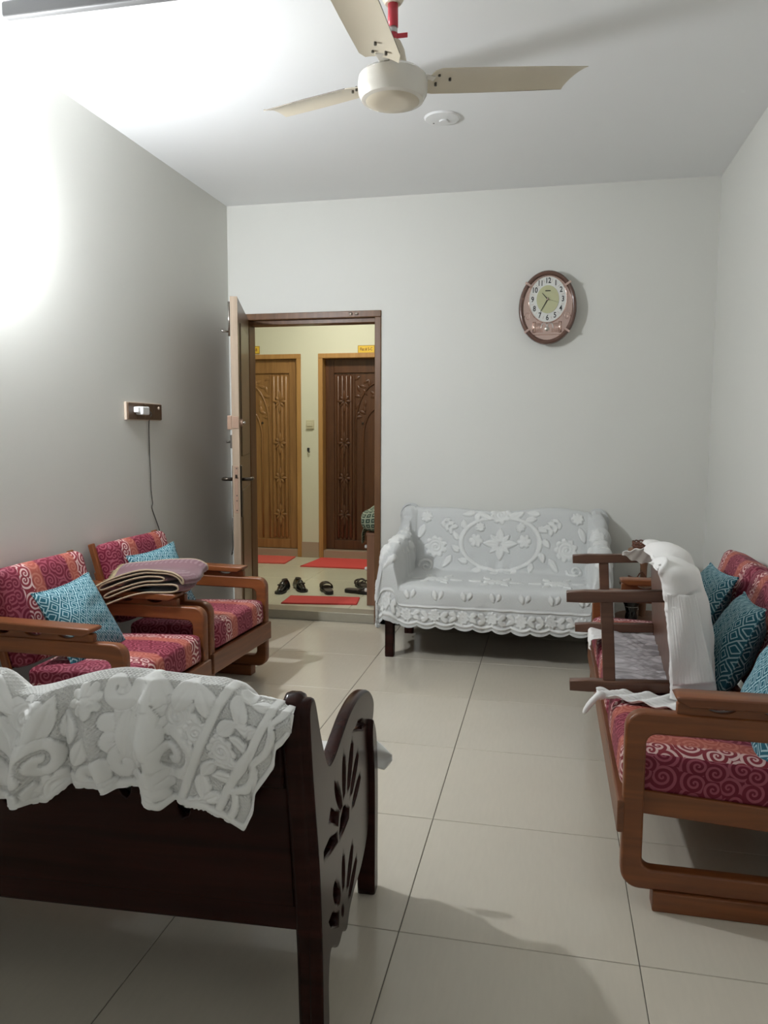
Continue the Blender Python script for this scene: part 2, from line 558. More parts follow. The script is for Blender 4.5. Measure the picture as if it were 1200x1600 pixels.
def text_mesh(name, body, size, mat, parent, loc, rot, depth=0.0006, sx=1.0, align='CENTER', bold=0.0):
    cu = bpy.data.curves.new('text', 'FONT')
    cu.body = body
    cu.size = size
    cu.align_x = align
    cu.align_y = 'CENTER'
    cu.extrude = depth
    cu.offset = bold
    cu.resolution_u = 3
    o = bpy.data.objects.new('text', cu)
    C.objects.link(o)
    dg = bpy.context.evaluated_depsgraph_get()
    dg.update()
    me = bpy.data.meshes.new_from_object(o.evaluated_get(dg))
    bpy.data.objects.remove(o)
    bpy.data.curves.remove(cu)
    me.transform(Matrix.Diagonal((sx, 1, 1, 1)))
    me.materials.clear()
    me.materials.append(MATS[mat])
    me.name = name
    t = bpy.data.objects.new(name, me)
    link(t, parent)
    t.location = loc
    t.rotation_euler = rot
    return t

def grid_faces(nr, nc):
    i = np.arange(nr - 1)[:, None] * nc + np.arange(nc - 1)[None, :]
    return np.stack([i, i + 1, i + nc + 1, i + nc], -1).reshape(-1, 4)

def grid_normals(P):
    du = np.gradient(P, axis=1)
    dv = np.gradient(P, axis=0)
    n = np.cross(du, dv)
    return n / (np.linalg.norm(n, axis=-1, keepdims=True) + 1e-9)

def smooth_grid(P, it=3, lam=0.5):
    for _ in range(it):
        Q = P.copy()
        Q[1:-1, 1:-1] = (P[:-2, 1:-1] + P[2:, 1:-1] + P[1:-1, :-2] + P[1:-1, 2:]) / 4
        Q[0, 1:-1] = (P[0, :-2] + P[0, 2:] + P[0, 1:-1]) / 3
        Q[-1, 1:-1] = (P[-1, :-2] + P[-1, 2:] + P[-1, 1:-1]) / 3
        P = P * (1 - lam) + Q * lam
    return P

def resample(path, n):
    path = np.asarray(path, float)
    d = np.r_[0, np.cumsum(np.linalg.norm(np.diff(path, axis=0), axis=1))]
    t = np.linspace(0, d[-1], n)
    return np.stack([np.interp(t, d, path[:, k]) for k in range(path.shape[1])], -1), d[-1]

def noise2(U, V, seed, octs=((3, 1.0), (7, 0.5), (15, 0.25))):
    r = np.random.default_rng(seed)
    out = np.zeros_like(U)
    for f_, a in octs:
        for _ in range(4):
            an = r.uniform(0, 2 * PI); ph = r.uniform(0, 2 * PI); ff = f_ * r.uniform(0.7, 1.3)
            out += a * 0.5 * np.sin(ff * (U * math.cos(an) + V * math.sin(an)) * 2 * PI + ph)
    return out

# ------------------------------------------------------------------ the room
W, H, YF = 3.099, 2.7936, -5.7
WT = 0.14                      # thickness of the wall with the doorway
YC = 2.20                      # far wall of the corridor
ZC = 0.062                     # corridor floor

def struct(name, boxes, mat, label=None, bevel=0.0):
    bm = bmesh.new()
    for x, y, z in boxes:
        bm_box(bm, x, y, z, bevel)
    o = from_bm(name, bm, mat)
    return tag(o, label, None, None, 'structure')

floor = struct('floor', [((-0.1, W + 0.1), (YF - 0.1, 0.0), (-0.12, -0.0025))], 'grout', 'glossy cream tiled floor of the sitting room')
tiles = {}
def lay_tiles(parent, xs, ys, z, mat):
    for x0, x1 in zip(xs[:-1], xs[1:]):
        for y0, y1 in zip(ys[:-1], ys[1:]):
            w_, d_ = round(x1 - x0, 4), round(y1 - y0, 4)
            if w_ < 0.01 or d_ < 0.01:
                continue
            key = (w_, d_, mat)
            if key not in tiles:
                bm = bmesh.new()
                bm_box(bm, (-w_ / 2 + 0.0012, w_ / 2 - 0.0012), (-d_ / 2 + 0.0012, d_ / 2 - 0.0012), (-0.02, 0.0), 0.0012, seg=1)
                me = bpy.data.meshes.new('tile')
                bm.to_mesh(me); bm.free()
                me.materials.append(MATS[mat])
                tiles[key] = me
            o = bpy.data.objects.new('tile', tiles[key])
            link(o, parent)
            o.location = ((x0 + x1) / 2, (y0 + y1) / 2, z)
xs = [0.0038 + 0.6 * k for k in range(6)] + [W]
ys = sorted([0.0] + [-0.1396 - 0.6 * k for k in range(10) if -0.1396 - 0.6 * k > YF] + [YF])
lay_tiles(floor, xs, ys, 0.0, 'floor_tile')

struct('ceiling', [((-0.1, W + 0.1), (YF - 0.1, WT), (H, H + 0.12))], 'ceiling_paint', 'plain white ceiling of the sitting room')
struct('wall_left', [((-0.12, 0.0), (YF - 0.1, WT), (-0.1, H))], 'wall_paint', 'cream left wall behind the two armchairs')
struct('wall_right', [((W, W + 0.12), (YF - 0.1, WT), (-0.1, H))], 'wall_paint', 'cream right wall behind the long sofa')
struct('wall_front', [((0.0, W), (YF - 0.12, YF), (-0.1, H))], 'ceiling_paint', 'unseen wall behind the viewer, whitened to bounce light')  # unseen wall: brought near and painted whiter to throw light forward
DX0, DX1, DZ = 0.078, 1.062, 2.083
struct('wall_back', [((0.0, DX0), (0.0, WT), (-0.1, H)), ((DX1, W), (0.0, WT), (-0.1, H)), ((DX0, DX1), (0.0, WT), (DZ, H))],
       'wall_paint', 'cream back wall with the open doorway and the clock')
struct('baseboard_left', [((0.0, 0.010), (YF, -0.001), (0.0, 0.10))], 'skirting', 'grey tile skirting along the left wall')

# corridor beyond the door
cf = struct('floor_corridor', [((-2.2, 2.6), (0.0, YC + 0.2), (-0.12, ZC - 0.0025))], 'grout', 'pale green tiled corridor floor beyond the doorway')
lay_tiles(cf, [-2.2 + 0.6 * k for k in range(9)], [WT, 0.52, 1.12, 1.72, YC + 0.14], ZC, 'corridor_tile')
th = struct('floor_threshold', [((DX0 + 0.045, DX1 - 0.04), (-0.004, WT), (0.0, ZC + 0.001))], 'step_stone', 'low stone step at the foot of the doorway', 0.003)
struct('ceiling_corridor', [((-2.2, 2.6), (WT, YC + 0.2), (H, H + 0.12))], 'ceiling_paint', 'ceiling of the corridor')
struct('wall_corridor_left', [((-2.3, -2.2), (WT, YC + 0.2), (0, H))], 'corridor_paint', 'end wall of the corridor on the left')
struct('wall_corridor_right', [((2.6, 2.7), (WT, YC + 0.2), (0, H))], 'corridor_paint', 'end wall of the corridor on the right')
B0, B1, B2, B3 = -1.385, -0.215, -0.040, 1.130
struct('wall_corridor_back', [((-2.2, B0), (YC, YC + 0.2), (0, H)), ((B1, B2), (YC, YC + 0.2), (0, H)), ((B3, 2.6), (YC, YC + 0.2), (0, H)),
                              ((B0, B1), (YC, YC + 0.2), (2.041, H)), ((B2, B3), (YC, YC + 0.2), (2.041, H))],
       'corridor_paint', 'pale yellow green corridor wall with two flat doors')
struct('wall_corridor_near', [((-2.2, -0.12), (WT - 0.02, WT), (0, H)), ((W, 3.3), (WT - 0.02, WT), (0, H))], 'corridor_paint', 'near wall of the corridor outside the room')
struct('baseboard_corridor', [((B1, B2), (YC - 0.014, YC), (ZC, 0.215)), ((-2.2, B0), (YC - 0.014, YC), (ZC, 0.215)), ((B3, 2.6), (YC - 0.014, YC), (ZC, 0.215))],
       'skirting_corridor', 'peach tile skirting between the flat doors')

def leaf_shape(cx, cz, ln, wd, ang, h, y0):
    # a small pillowy leaf in the xz plane, bulging towards -y
    pts, ca, sa = [], math.cos(ang), math.sin(ang)
    n = 5
    V = []
    for i in range(n + 1):
        t = i / n
        w_ = wd * math.sin(PI * t) ** 0.8 if 0 < t < 1 else 0.0005
        for s_, hh in ((-1, 0), (-0.45, 0.8), (0, 0.55), (0.45, 0.8), (1, 0)):
            a, b_ = (t - 0.5) * ln, s_ * w_
            V.append((cx + a * ca - b_ * sa, y0 - h * hh * (0.3 + math.sin(PI * t) * 0.7) - 0.0003, cz + a * sa + b_ * ca))
    F = [(i * 5 + k, i * 5 + k + 1, (i + 1) * 5 + k + 1, (i + 1) * 5 + k) for i in range(n) for k in range(4)]
    return V, F

def flat_door(name, label, x0, x1, mleaf, mframe, setback):
    d = tag(thing(name, label, None, (0, 0, 0)), kind='structure')
    fw = 0.045
    xc = (x0 + x1) / 2
    ft, yf = 2.041, YC - 0.012
    for a, b_ in ((x0, x0 + fw), (x1 - fw, x1)):
        box('jamb', (a, b_), (yf, YC + 0.16), (ZC, ft - fw), mframe, d, 0.004)
    box('head', (x0, x1), (yf, YC + 0.16), (ft - fw, ft), mframe, d, 0.004)
    box('sill', (x0 + fw, x1 - fw), (YC - 0.004, YC + 0.16), (ZC, ZC + 0.075), 'skirting_corridor', d, 0.004)
    ly = YC + setback
    li = x0 + fw + 0.002, x1 - fw - 0.002
    zb = ZC + 0.078
    leaf = box('leaf', li, (ly + 0.018, ly + 0.056), (zb, ft - fw - 0.002), mleaf, d, 0.003)
    # stiles and rails proud of the panel
    for a, b_ in ((li[0], li[0] + 0.085), (li[1] - 0.085, li[1])):
        box('stile', (a, b_), (ly, ly + 0.0185), (zb, ft - fw - 0.002), mleaf, leaf, 0.004)
    box('rail', (li[0] + 0.085, li[1] - 0.085), (ly, ly + 0.0185), (zb, zb + 0.09), mleaf, leaf, 0.004)
    box('rail', (li[0] + 0.085, li[1] - 0.085), (ly, ly + 0.0185), (1.862, ft - fw - 0.002), mleaf, leaf, 0.004)
    ztop, zbot = 1.85, zb + 0.10
    for sgn in (-1, 1):
        edge = li[1] - 0.085 if sgn > 0 else li[0] + 0.085
        for k in range(4):
            a = edge - sgn * (0.022 + 0.042 * k)
            cx = a - sgn * 0.016
            v, f_ = tube_geo([(cx, ly + 0.018, zbot), (cx, ly + 0.018, zbot + 0.02), (cx, ly + 0.018, ztop - 0.02), (cx, ly + 0.018, ztop)], [0.004, 0.018, 0.018, 0.004], 10)
            mesh('reed', v, f_, mleaf, leaf, smooth=True)
        a = edge - sgn * 0.20
        box('bead', (a - 0.006, a + 0.006), (ly + 0.004, ly + 0.0185), (zbot, ztop), mleaf, leaf, 0.002)
        mx = edge - sgn * 0.101
        for zc in (1.59, 1.185, 0.842, 0.48):
            parts = []
            for k in range(8):
                an = PI / 4 * k + PI / 2
                ln = 0.10 if k % 4 == 0 else (0.07 if k % 2 == 0 else 0.06)
                parts.append(leaf_shape(mx + math.cos(an) * ln * 0.52, zc + math.sin(an) * ln * 0.62, ln, 0.014, math.atan2(math.sin(an) * 1.2, math.cos(an)), 0.014, ly + 0.002))
            v, f_ = join_geo(parts)
            mesh('carved_star', v, f_, mleaf, leaf, smooth=True)
        # foliage in the corner above the arch
        parts = []
        rr = random.Random(5)
        inner = edge - sgn * 0.215
        for k in range(26):
            fx, fz = rr.random(), rr.random()
            if fx > 1.15 - (1 - fz) * 1.1 + 0.35:
                continue
            cx = inner - sgn * (0.012 + 0.26 * fx)
            cz = 1.83 - 0.42 * fz * (1 - 0.75 * fx)
            parts.append(leaf_shape(cx, cz, 0.075, 0.017, rr.uniform(0, PI), 0.012, ly + 0.017))
        v, f_ = join_geo(parts)
        mesh('carved_foliage', v, f_, mleaf, leaf, smooth=True)
    half = (li[1] - li[0]) / 2 - 0.085 - 0.215
    for hw, za in ((half, 1.35), (half - 0.075, 1.24)):
        pts = [(xc - hw, ly + 0.014, zbot)] + [(xc - hw * math.cos(t), ly + 0.014, za + 0.42 * math.sin(t) * (hw / half)) for t in np.linspace(0, PI, 25)] + [(xc + hw, ly + 0.014, zbot)]
        tube('arch_moulding', pts, 0.009, mleaf, leaf, 8)
    lathe('peephole', [(0.011, 0), (0.011, 0.006), (0.006, 0.008)], 'dark_bronze', leaf, 12, (xc + (0.17 if x0 < -0.5 else -0.17), ly + 0.012, 1.38), 'y')
    return d

flat_door('door_2', 'golden carved wooden flat door under the 5-B plate', B0, B1, 'golden_oak', 'golden_frame', 0.03)
flat_door('door_3', 'dark reddish carved flat door under the 5-C plate', B2, B3, 'red_oak', 'golden_frame', 0.085)

def name_plate(label, xc, zc, text, wd=0.165):
    p = thing('name_plate', label, 'sign', (xc, YC, zc))
    box('plate', (-wd / 2, wd / 2), (-0.006, -0.001), (-0.037, 0.037), 'plate_border', p, 0.001)
    pl = box('plate_face', (-wd / 2 + 0.006, wd / 2 - 0.006), (-0.008, -0.005), (-0.031, 0.031), 'plate_yellow', p, 0.0005)
    text_mesh('lettering', text, 0.039, 'ink_red', p, (0, -0.0085, 0.0), (PI / 2, 0, 0), 0.0006, 0.76, bold=0.0005)
    return p
name_plate('yellow name plate reading Flat # 5-C above the dark door', 0.435, 2.073, 'Flat # 5-C')
name_plate('yellow name plate ending in 5-B above the golden door', -0.715, 2.086, 'Flat # 5-B')

sw = thing('bell_switch', 'cream bell switch on the corridor wall between the doors', 'switch', (-0.122, YC, 1.367))
box('back_box', (-0.039, 0.039), (-0.020, -0.001), (-0.043, 0.043), 'plastic_cream', sw, 0.005)
box('rocker', (-0.026, 0.026), (-0.027, -0.019), (-0.020, 0.022), 'plastic_cream', sw, 0.003)
hk = thing('wall_hook', 'small black hook on the corridor wall below the bell switch', 'hook', (-0.144, YC, 1.12))
box('hook_plate', (-0.012, 0.012), (-0.005, -0.001), (-0.012, 0.020), 'black_rubber', hk, 0.001)
tube('hook_arm', [(0, -0.004, 0.010), (0.002, -0.02, 0.0), (0.006, -0.026, -0.014), (0.014, -0.024, -0.026), (0.018, -0.018, -0.016)], 0.005, 'black_rubber', hk, 8)

cl = thing('ceiling_lamp', 'round corridor ceiling lamp outside the flat doors', 'lamp', (0.3, 1.15, H))
lathe('lamp_base', [(0.0, -0.03), (0.15, -0.03), (0.15, -0.001), (0.0, -0.001)], 'plastic_white', cl, 28)
lathe('lamp_cover', [(0.0, -0.075), (0.07, -0.07), (0.12, -0.05), (0.135, -0.0305), (0.0, -0.0302)], 'corridor_glow', cl, 28)

# ------------------------------------------------------------------ the open door of the room
d1 = tag(thing('door_1', 'open entrance door of the room with its brown wooden frame', None), kind='structure')
fw = 0.042
box('jamb', (DX0, DX0 + fw), (-0.012, WT + 0.004), (0.0, DZ - fw), 'frame_wood', d1, 0.004)
jr = box('jamb', (DX1 - fw, DX1), (-0.012, WT + 0.004), (0.0, DZ - fw), 'frame_wood', d1, 0.004)
hd = box('head', (DX0, DX1), (-0.012, WT + 0.004), (DZ - fw, DZ), 'frame_wood', d1, 0.004)
box('door_stop', (DX0 + fw, DX1 - fw), (0.035, WT), (DZ - fw - 0.028, DZ - fw), 'frame_wood', d1, 0.003)
box('door_stop', (DX0 + fw, DX0 + fw + 0.014), (0.035, WT), (0.063, DZ - fw - 0.028), 'frame_wood', d1, 0.003)
box('strike_plate', (DX1 - fw - 0.003, DX1 - fw + 0.001), (0.002, 0.028), (1.20, 1.27), 'steel', jr, 0.001)
box('strike_plate', (DX1 - fw - 0.003, DX1 - fw + 0.001), (0.002, 0.024), (0.93, 1.10), 'steel', jr, 0.001)
for xk in (0.86, 0.90):
    box('bolt_keep', (xk - 0.010, xk + 0.010), (-0.022, -0.011), (DZ - 0.028, DZ - 0.012), 'dark_bronze', hd, 0.003)

LL, LT, LZ0, LZ1 = 0.905, 0.040, 0.070, 2.045
leaf = thing('leaf', 'door leaf', None)
del leaf['label']
leaf.parent = d1
leaf.location = (0.128, -0.016, 0)
leaf.rotation_euler = (0, 0, math.atan2(-0.87, 0.285))
leaf.name = 'leaf'
box('leaf_core', (0.002, LL - 0.006), (-LT / 2, LT / 2), (LZ0, LZ1), 'door_face', leaf, 0.002)
box('lipping', (LL - 0.006, LL), (-LT / 2 - 0.0005, LT / 2 + 0.0005), (LZ0, LZ1), 'door_edge', leaf, 0.001)
for s_ in (1, -1):
    y0, y1 = (LT / 2 - 0.001, LT / 2 + 0.007) if s_ > 0 else (-LT / 2 - 0.007, -LT / 2 + 0.001)
    box('raised_panel', (0.14, LL - 0.14), (y0, y1), (1.15, 1.92), 'door_face', leaf, 0.006)
    box('raised_panel', (0.14, LL - 0.14), (y0, y1), (0.22, 0.95), 'door_face', leaf, 0.006)
# hardware
box('lock_faceplate', (LL - 0.001, LL + 0.002), (-0.011, 0.011), (0.830, 1.100), 'copper_lock', leaf, 0.001)
box('latch_tongue', (LL, LL + 0.010), (-0.006, 0.006), (1.030, 1.050), 'dark_bronze', leaf, 0.002)
for zs in (0.845, 0.90, 0.93, 1.085):
    lathe('screw', [(0.004, 0), (0.004, 0.003)], 'bolt_dark', leaf, 10, (LL + 0.001, 0.002, zs), 'x')
for s_ in (1, -1):
    yb = s_ * LT / 2
    box('handle_plate', (LL - 0.085, LL - 0.045), tuple(sorted((yb, yb + s_ * 0.008))), (0.80, 1.10), 'dark_bronze', leaf, 0.003)
    xh = LL - 0.065
    tube('lever', [(xh, yb, 1.02), (xh, yb + s_ * 0.035, 1.02), (xh, yb + s_ * 0.052, 1.02), (xh - 0.012, yb + s_ * 0.062, 1.02), (xh - 0.06, yb + s_ * 0.064, 1.02), (xh - 0.12, yb + s_ * 0.060, 1.018)],
         [0.011, 0.010, 0.010, 0.010, 0.009, 0.011], 'dark_bronze', leaf, 10)
box('night_latch', (LL - 0.075, LL - 0.002), (-LT / 2 - 0.026, -LT / 2), (1.305, 1.385), 'copper_lock', leaf, 0.004)
box('night_latch_plate', (LL - 0.001, LL + 0.003), (-0.018, 0.018), (1.312, 1.380), 'copper_lock', leaf, 0.001)
lathe('latch_cylinder', [(0.022, 0), (0.022, -0.016), (0.012, -0.020)], 'copper_lock', leaf, 16, (LL - 0.04, LT / 2, 1.345), 'y')
tube('latch_knob', [(LL - 0.03, LT / 2 + 0.015, 1.345), (LL - 0.03, LT / 2 + 0.034, 1.345)], 0.009, 'steel', leaf, 10)
box('slide_bolt', (LL - 0.035, LL - 0.005), (-LT / 2 - 0.012, -LT / 2), (1.20, 1.275), 'bolt_dark', leaf, 0.002)
tube('bolt_knob', [(LL - 0.02, -LT / 2 - 0.010, 1.237), (LL - 0.02, -LT / 2 - 0.034, 1.237)], [0.006, 0.008], 'bolt_dark', leaf, 8)
tube('tower_bolt', [(LL - 0.03, -LT / 2 - 0.010, 1.83), (LL - 0.03, -LT / 2 - 0.010, 2.02)], 0.006, 'steel', leaf, 8)
tube('bolt_knob', [(LL - 0.03, -LT / 2 - 0.010, 1.855), (LL - 0.03, -LT / 2 - 0.045, 1.857), (LL - 0.03, -LT / 2 - 0.052, 1.866)], 0.006, 'steel', leaf, 8)
tube('chain', [(LL - 0.02, -LT / 2 - 0.006, 0.80), (LL - 0.018, -LT / 2 - 0.009, 0.70), (LL - 0.018, -LT / 2 - 0.008, 0.62), (LL - 0.014, -LT / 2 - 0.014, 0.585), (LL - 0.018, -LT / 2 - 0.008, 0.60)], 0.003, 'bolt_dark', leaf, 6)
for zs in (0.35, 1.05, 1.80):
    tube('hinge', [(0.0, -LT / 2 - 0.002, zs - 0.05), (0.0, -LT / 2 - 0.002, zs + 0.05)], 0.007, 'steel', leaf, 10)

# ------------------------------------------------------------------ wall lamp (lights the room), rail, fan, ceiling plate
wl = thing('wall_bulb', 'lit bulb in a white holder on the left wall above the armchairs', 'lamp', (0.0, -2.42, 2.19))
lathe('wall_rose', [(0.0, 0.001), (0.04, 0.001), (0.04, 0.012), (0.02, 0.018)], 'plastic_white', wl, 20, (0, 0, 0.05), 'x')
tube('holder', [(0.012, 0, 0.05), (0.035, 0, 0.054), (0.050, 0, 0.050), (0.055, 0, 0.034)], [0.014, 0.016, 0.019, 0.019], 'plastic_white', wl, 12)
lathe('bulb', [(0.004, -0.046), (0.018, -0.042), (0.028, -0.030), (0.032, -0.012), (0.029, 0.006), (0.018, 0.024), (0.017, 0.034)], 'bulb_glow', wl, 12, (0.055, 0, 0.0))

rl = thing('ceiling_rail', 'grey rail running along the ceiling at the upper left corner', 'rail', (0.27, -2.50, 2.74))
board('rail_bar', rrect(0.0, 2.75, -0.027, 0.027, 0.012), [], 0.034, 'rail_grey', rl, 'xz', (0, 0, 0), 0.006)
for xk in (0.15, 1.35, 2.6):
    box('clip', (xk, xk + 0.03), (-0.012, 0.012), (0.020, H - 2.741), 'rail_grey', rl, 0.002)

FX, FY = 1.601, -2.284
fan = thing('ceiling_fan', 'cream three blade ceiling fan with red tape on its rod', 'fan', (FX, FY, H))
zb = 2.500 - H
lathe('motor_housing', [(0.0, zb - 0.082), (0.094, zb - 0.082), (0.106, zb - 0.078), (0.117, zb - 0.058), (0.120, zb - 0.030), (0.116, zb - 0.004), (0.100, zb + 0.010), (0.060, zb + 0.018), (0.0, zb + 0.02)], 'fan_white', fan, 40)
lathe('bottom_cap', [(0.0, zb - 0.088), (0.05, zb - 0.089), (0.086, zb - 0.086), (0.094, zb - 0.0805), (0.0, zb - 0.080)], 'fan_cream', fan, 40)
lathe('lower_canopy', [(0.050, zb + 0.012), (0.048, zb + 0.045), (0.040, zb + 0.085), (0.027, zb + 0.112), (0.0, zb + 0.113)], 'fan_cream', fan, 24)
rod = tube('rod', [(0, 0, zb + 0.11), (0, 0, -0.02)], 0.014, 'steel', fan, 14)
lathe('upper_canopy', [(0.0, -0.060), (0.026, -0.062), (0.031, -0.056), (0.050, -0.022), (0.066, -0.001), (0.0, -0.001)], 'fan_cream', fan, 24)
tube('tape', [(0, 0, zb + 0.114), (0, 0, zb + 0.138)], 0.0175, 'red_tape', rod, 14)
tube('tape', [(0, 0, zb + 0.158), (0, 0, -0.060)], 0.0175, 'red_tape', rod, 14)
tube('paper_wrap', [(0, 0, zb + 0.138), (0, 0, zb + 0.158)], 0.0158, 'silver_paper', rod, 14)
box('tape_tail', (0.012, 0.052), (-0.008, -0.006), (zb + 0.118, zb + 0.134), 'red_tape', rod, 0.0005)
box('tape_tail', (-0.026, -0.014), (-0.006, -0.004), (zb + 0.145, zb + 0.172), 'red_tape', rod, 0.0005)
def blade(ang):
    piv = bpy.data.objects.new('blade_arm', None)
    nx, ny = 16, 6
    V, F = [], []
    r0, r1 = 0.123, 0.695
    for side in (0, 1):
        for i in range(nx + 1):
            t = i / nx
            r = r0 + (r1 - r0) * t
            w0 = 0.068 + 0.005 * math.sin(t * PI)
            if t < 0.06: w0 *= 0.80 + 0.2 * (t / 0.06)
            for j in range(ny + 1):
                s_ = j / ny * 2 - 1
                rr_ = r - (0.035 * (s_ + 1) * 0.5 if t > 0.98 else 0) + (0.014 * (1 - s_) * 0.5 if t < 0.02 else 0)
                z = 0.010 * (1 - s_ * s_) - s_ * 0.013 * (1 - 0.25 * t) - (0.0022 if side else 0) + 0.129 * (r - 0.135)
                V.append((rr_, s_ * w0, z))
    n1 = (nx + 1) * (ny + 1)
    for i in range(nx):
        for j in range(ny):
            a = i * (ny + 1) + j
            F.append((a, a + ny + 1, a + ny + 2, a + 1))
            F.append((n1 + a, n1 + a + 1, n1 + a + ny + 2, n1 + a + ny + 1))
    rim = [i * (ny + 1) for i in range(nx + 1)] + [nx * (ny + 1) + j for j in range(1, ny + 1)] + [i * (ny + 1) + ny for i in range(nx - 1, -1, -1)] + [j for j in range(ny - 1, 0, -1)]
    for a, b_ in zip(rim, rim[1:] + rim[:1]):
        F.append((a, b_, n1 + b_, n1 + a))
    o = mesh('blade', V, F, 'fan_cream', fan, smooth=True)
    o.data.set_sharp_from_angle(angle=math.radians(35))
    o.location = (0, 0, zb)
    o.rotation_euler = (0, 0, ang)
    bpy.data.objects.remove(piv)
    box('bracket', (0.100, 0.150), (-0.018, 0.018), (0.006, 0.013), 'fan_white', o, 0.002)
    for bx_, by_ in ((0.160, -0.022), (0.160, 0.022), (0.205, 0.0)):
        lathe('bolt', [(0.0048, -0.002), (0.0048, 0.012)], 'bolt_dark', o, 10, (bx_, by_, -by_ * 0.3 + 0.001 + 0.129 * (bx_ - 0.135)))
    # worn dark trailing edge
    v, f_ = tube_geo([(0.17, 0.0695, -0.0085), (0.40, 0.0730, 0.0222), (0.655, 0.0685, 0.0565)], 0.0016, 6)
    mesh('worn_edge', v, f_, 'fan_edge', o)
for k in range(3):
    blade(math.radians(26) + k * 2 * PI / 3)

cp = thing('ceiling_plate', 'round white blanking plate on the ceiling beyond the fan', 'plate', (1.612, -1.16, H))
lathe('disc', [(0.0, -0.012), (0.060, -0.012), (0.080, -0.009), (0.087, -0.001), (0.0, -0.0008)], 'plastic_white', cp, 32)
lathe('center_button', [(0.0, -0.018), (0.020, -0.017), (0.024, -0.0122), (0.0, -0.012)], 'plastic_white', cp, 20, (0.008, 0.01, 0))
lathe('screw', [(0.004, -0.0135), (0.004, -0.010)], 'bolt_dark', cp, 8, (-0.045, 0.03, 0))

# ------------------------------------------------------------------ wall clock
ck = thing('wall_clock', 'oval brown wall clock with a rose gold pendulum panel', 'clock', (2.120, -0.034, 2.058))
RX, RZ = 0.176, 0.224
board('back_case', ellipse(0, 0, 0.150, 0.196, 48), [], 0.036, 'clock_rim', ck, 'xz', (0, 0.0155, 0), 0.004)
def ring(name, prof, mat, parent, n=56):
    # profile of (inset from the outer oval, depth towards the room)
    V, F = [], []
    for off, dep in prof:
        for k in range(n):
            a = 2 * PI * k / n
            V.append(((RX - off) * math.cos(a), -dep, (RZ - off) * math.sin(a)))
    m_ = len(prof)
    for i in range(m_ - 1):
        for k in range(n):
            F.append((i * n + k, i * n + (k + 1) % n, (i + 1) * n + (k + 1) % n, (i + 1) * n + k))
    return mesh(name, V, F, mat, parent, smooth=True)
ring('rim', [(0.010, -0.004), (0.0, 0.016), (0.002, 0.036), (0.010, 0.048), (0.020, 0.049), (0.028, 0.042), (0.030, 0.030)], 'clock_rim', ck)
board('back_panel', ellipse(0, 0, RX - 0.028, RZ - 0.028, 56), [], 0.030, 'rose_gold', ck, 'xz', (0, -0.016, 0), 0.001)
fz = 0.048
dial = board('dial', ellipse(0, fz, 0.114, 0.140, 48), [], 0.010, 'clock_face', ck, 'xz', (0, -0.035, 0), 0.002)
tube('dial_rim', [(0.114 * math.cos(a), -0.041, fz + 0.139 * math.sin(a)) for a in np.linspace(0, 2 * PI, 49)[:-1]], 0.003, 'rose_gold', dial, 6, True)
board('dial_center', ellipse(0, fz, 0.067, 0.084, 40), [], 0.003, 'clock_center', dial, 'xz', (0, -0.0415, 0), 0.0005)
for h in range(1, 13):
    a = PI / 2 - h * PI / 6
    rr_ = 0.091
    text_mesh('numeral', str(h), 0.046, 'ink', dial, (rr_ * math.cos(a), -0.0405, fz + rr_ * 1.22 * math.sin(a)), (PI / 2, 0, 0), 0.0008, 0.78, bold=0.0008)
    a2 = a + PI / 12
    o = box('hour_mark', (-0.009, 0.009), (-0.0006, 0.0006), (-0.0008, 0.0008), 'rose_gold', dial, 0)
    o.location = (0.094 * math.cos(a2), -0.0405, fz + 0.114 * math.sin(a2))
    o.rotation_euler = (0, -a2, 0)
def hand(name, deg, ln, wd, mat, y):
    a = math.radians(deg)
    V = [(-0.2 * ln * math.sin(a) * 0.5, y, fz - 0.2 * ln * math.cos(a) * 0.5)]
    dx, dz = math.sin(a), math.cos(a)
    px, pz = dz, -dx
    pts = [(-0.12 * ln, wd * 0.7), (0.0, wd), (0.9 * ln, wd * 0.55), (ln, 0.0005)]
    V, F = [], []
    for yy in (y, y - 0.0012):
        for s_ in (-1, 1):
            for t, w_ in pts:
                V.append((dx * t + px * w_ * s_, yy, fz + dz * t + pz * w_ * s_))
    for base in (0, 8):
        for i in range(3):
            F.append((base + i, base + i + 1, base + 4 + i + 1, base + 4 + i))
    for i in range(3):
        F.append((i, i + 1, 8 + i + 1, 8 + i)); F.append((4 + i, 12 + i, 12 + i + 1, 4 + i + 1))
    mesh(name, V, F, mat, dial)
hand('hour_hand', 318, 0.052, 0.0032, 'ink', -0.0440)
hand('minute_hand', 210, 0.088, 0.0026, 'ink', -0.0460)
hand('second_hand', 108, 0.070, 0.0008, 'ink', -0.0480)
lathe('hub', [(0.005, 0.043), (0.005, 0.050), (0.002, 0.051)], 'rose_gold', dial, 12, (0, 0, fz), 'y')
box('maker_mark', (-0.016, 0.016), (-0.0438, -0.0430), (fz + 0.048, fz + 0.054), 'ink', dial, 0.0004)
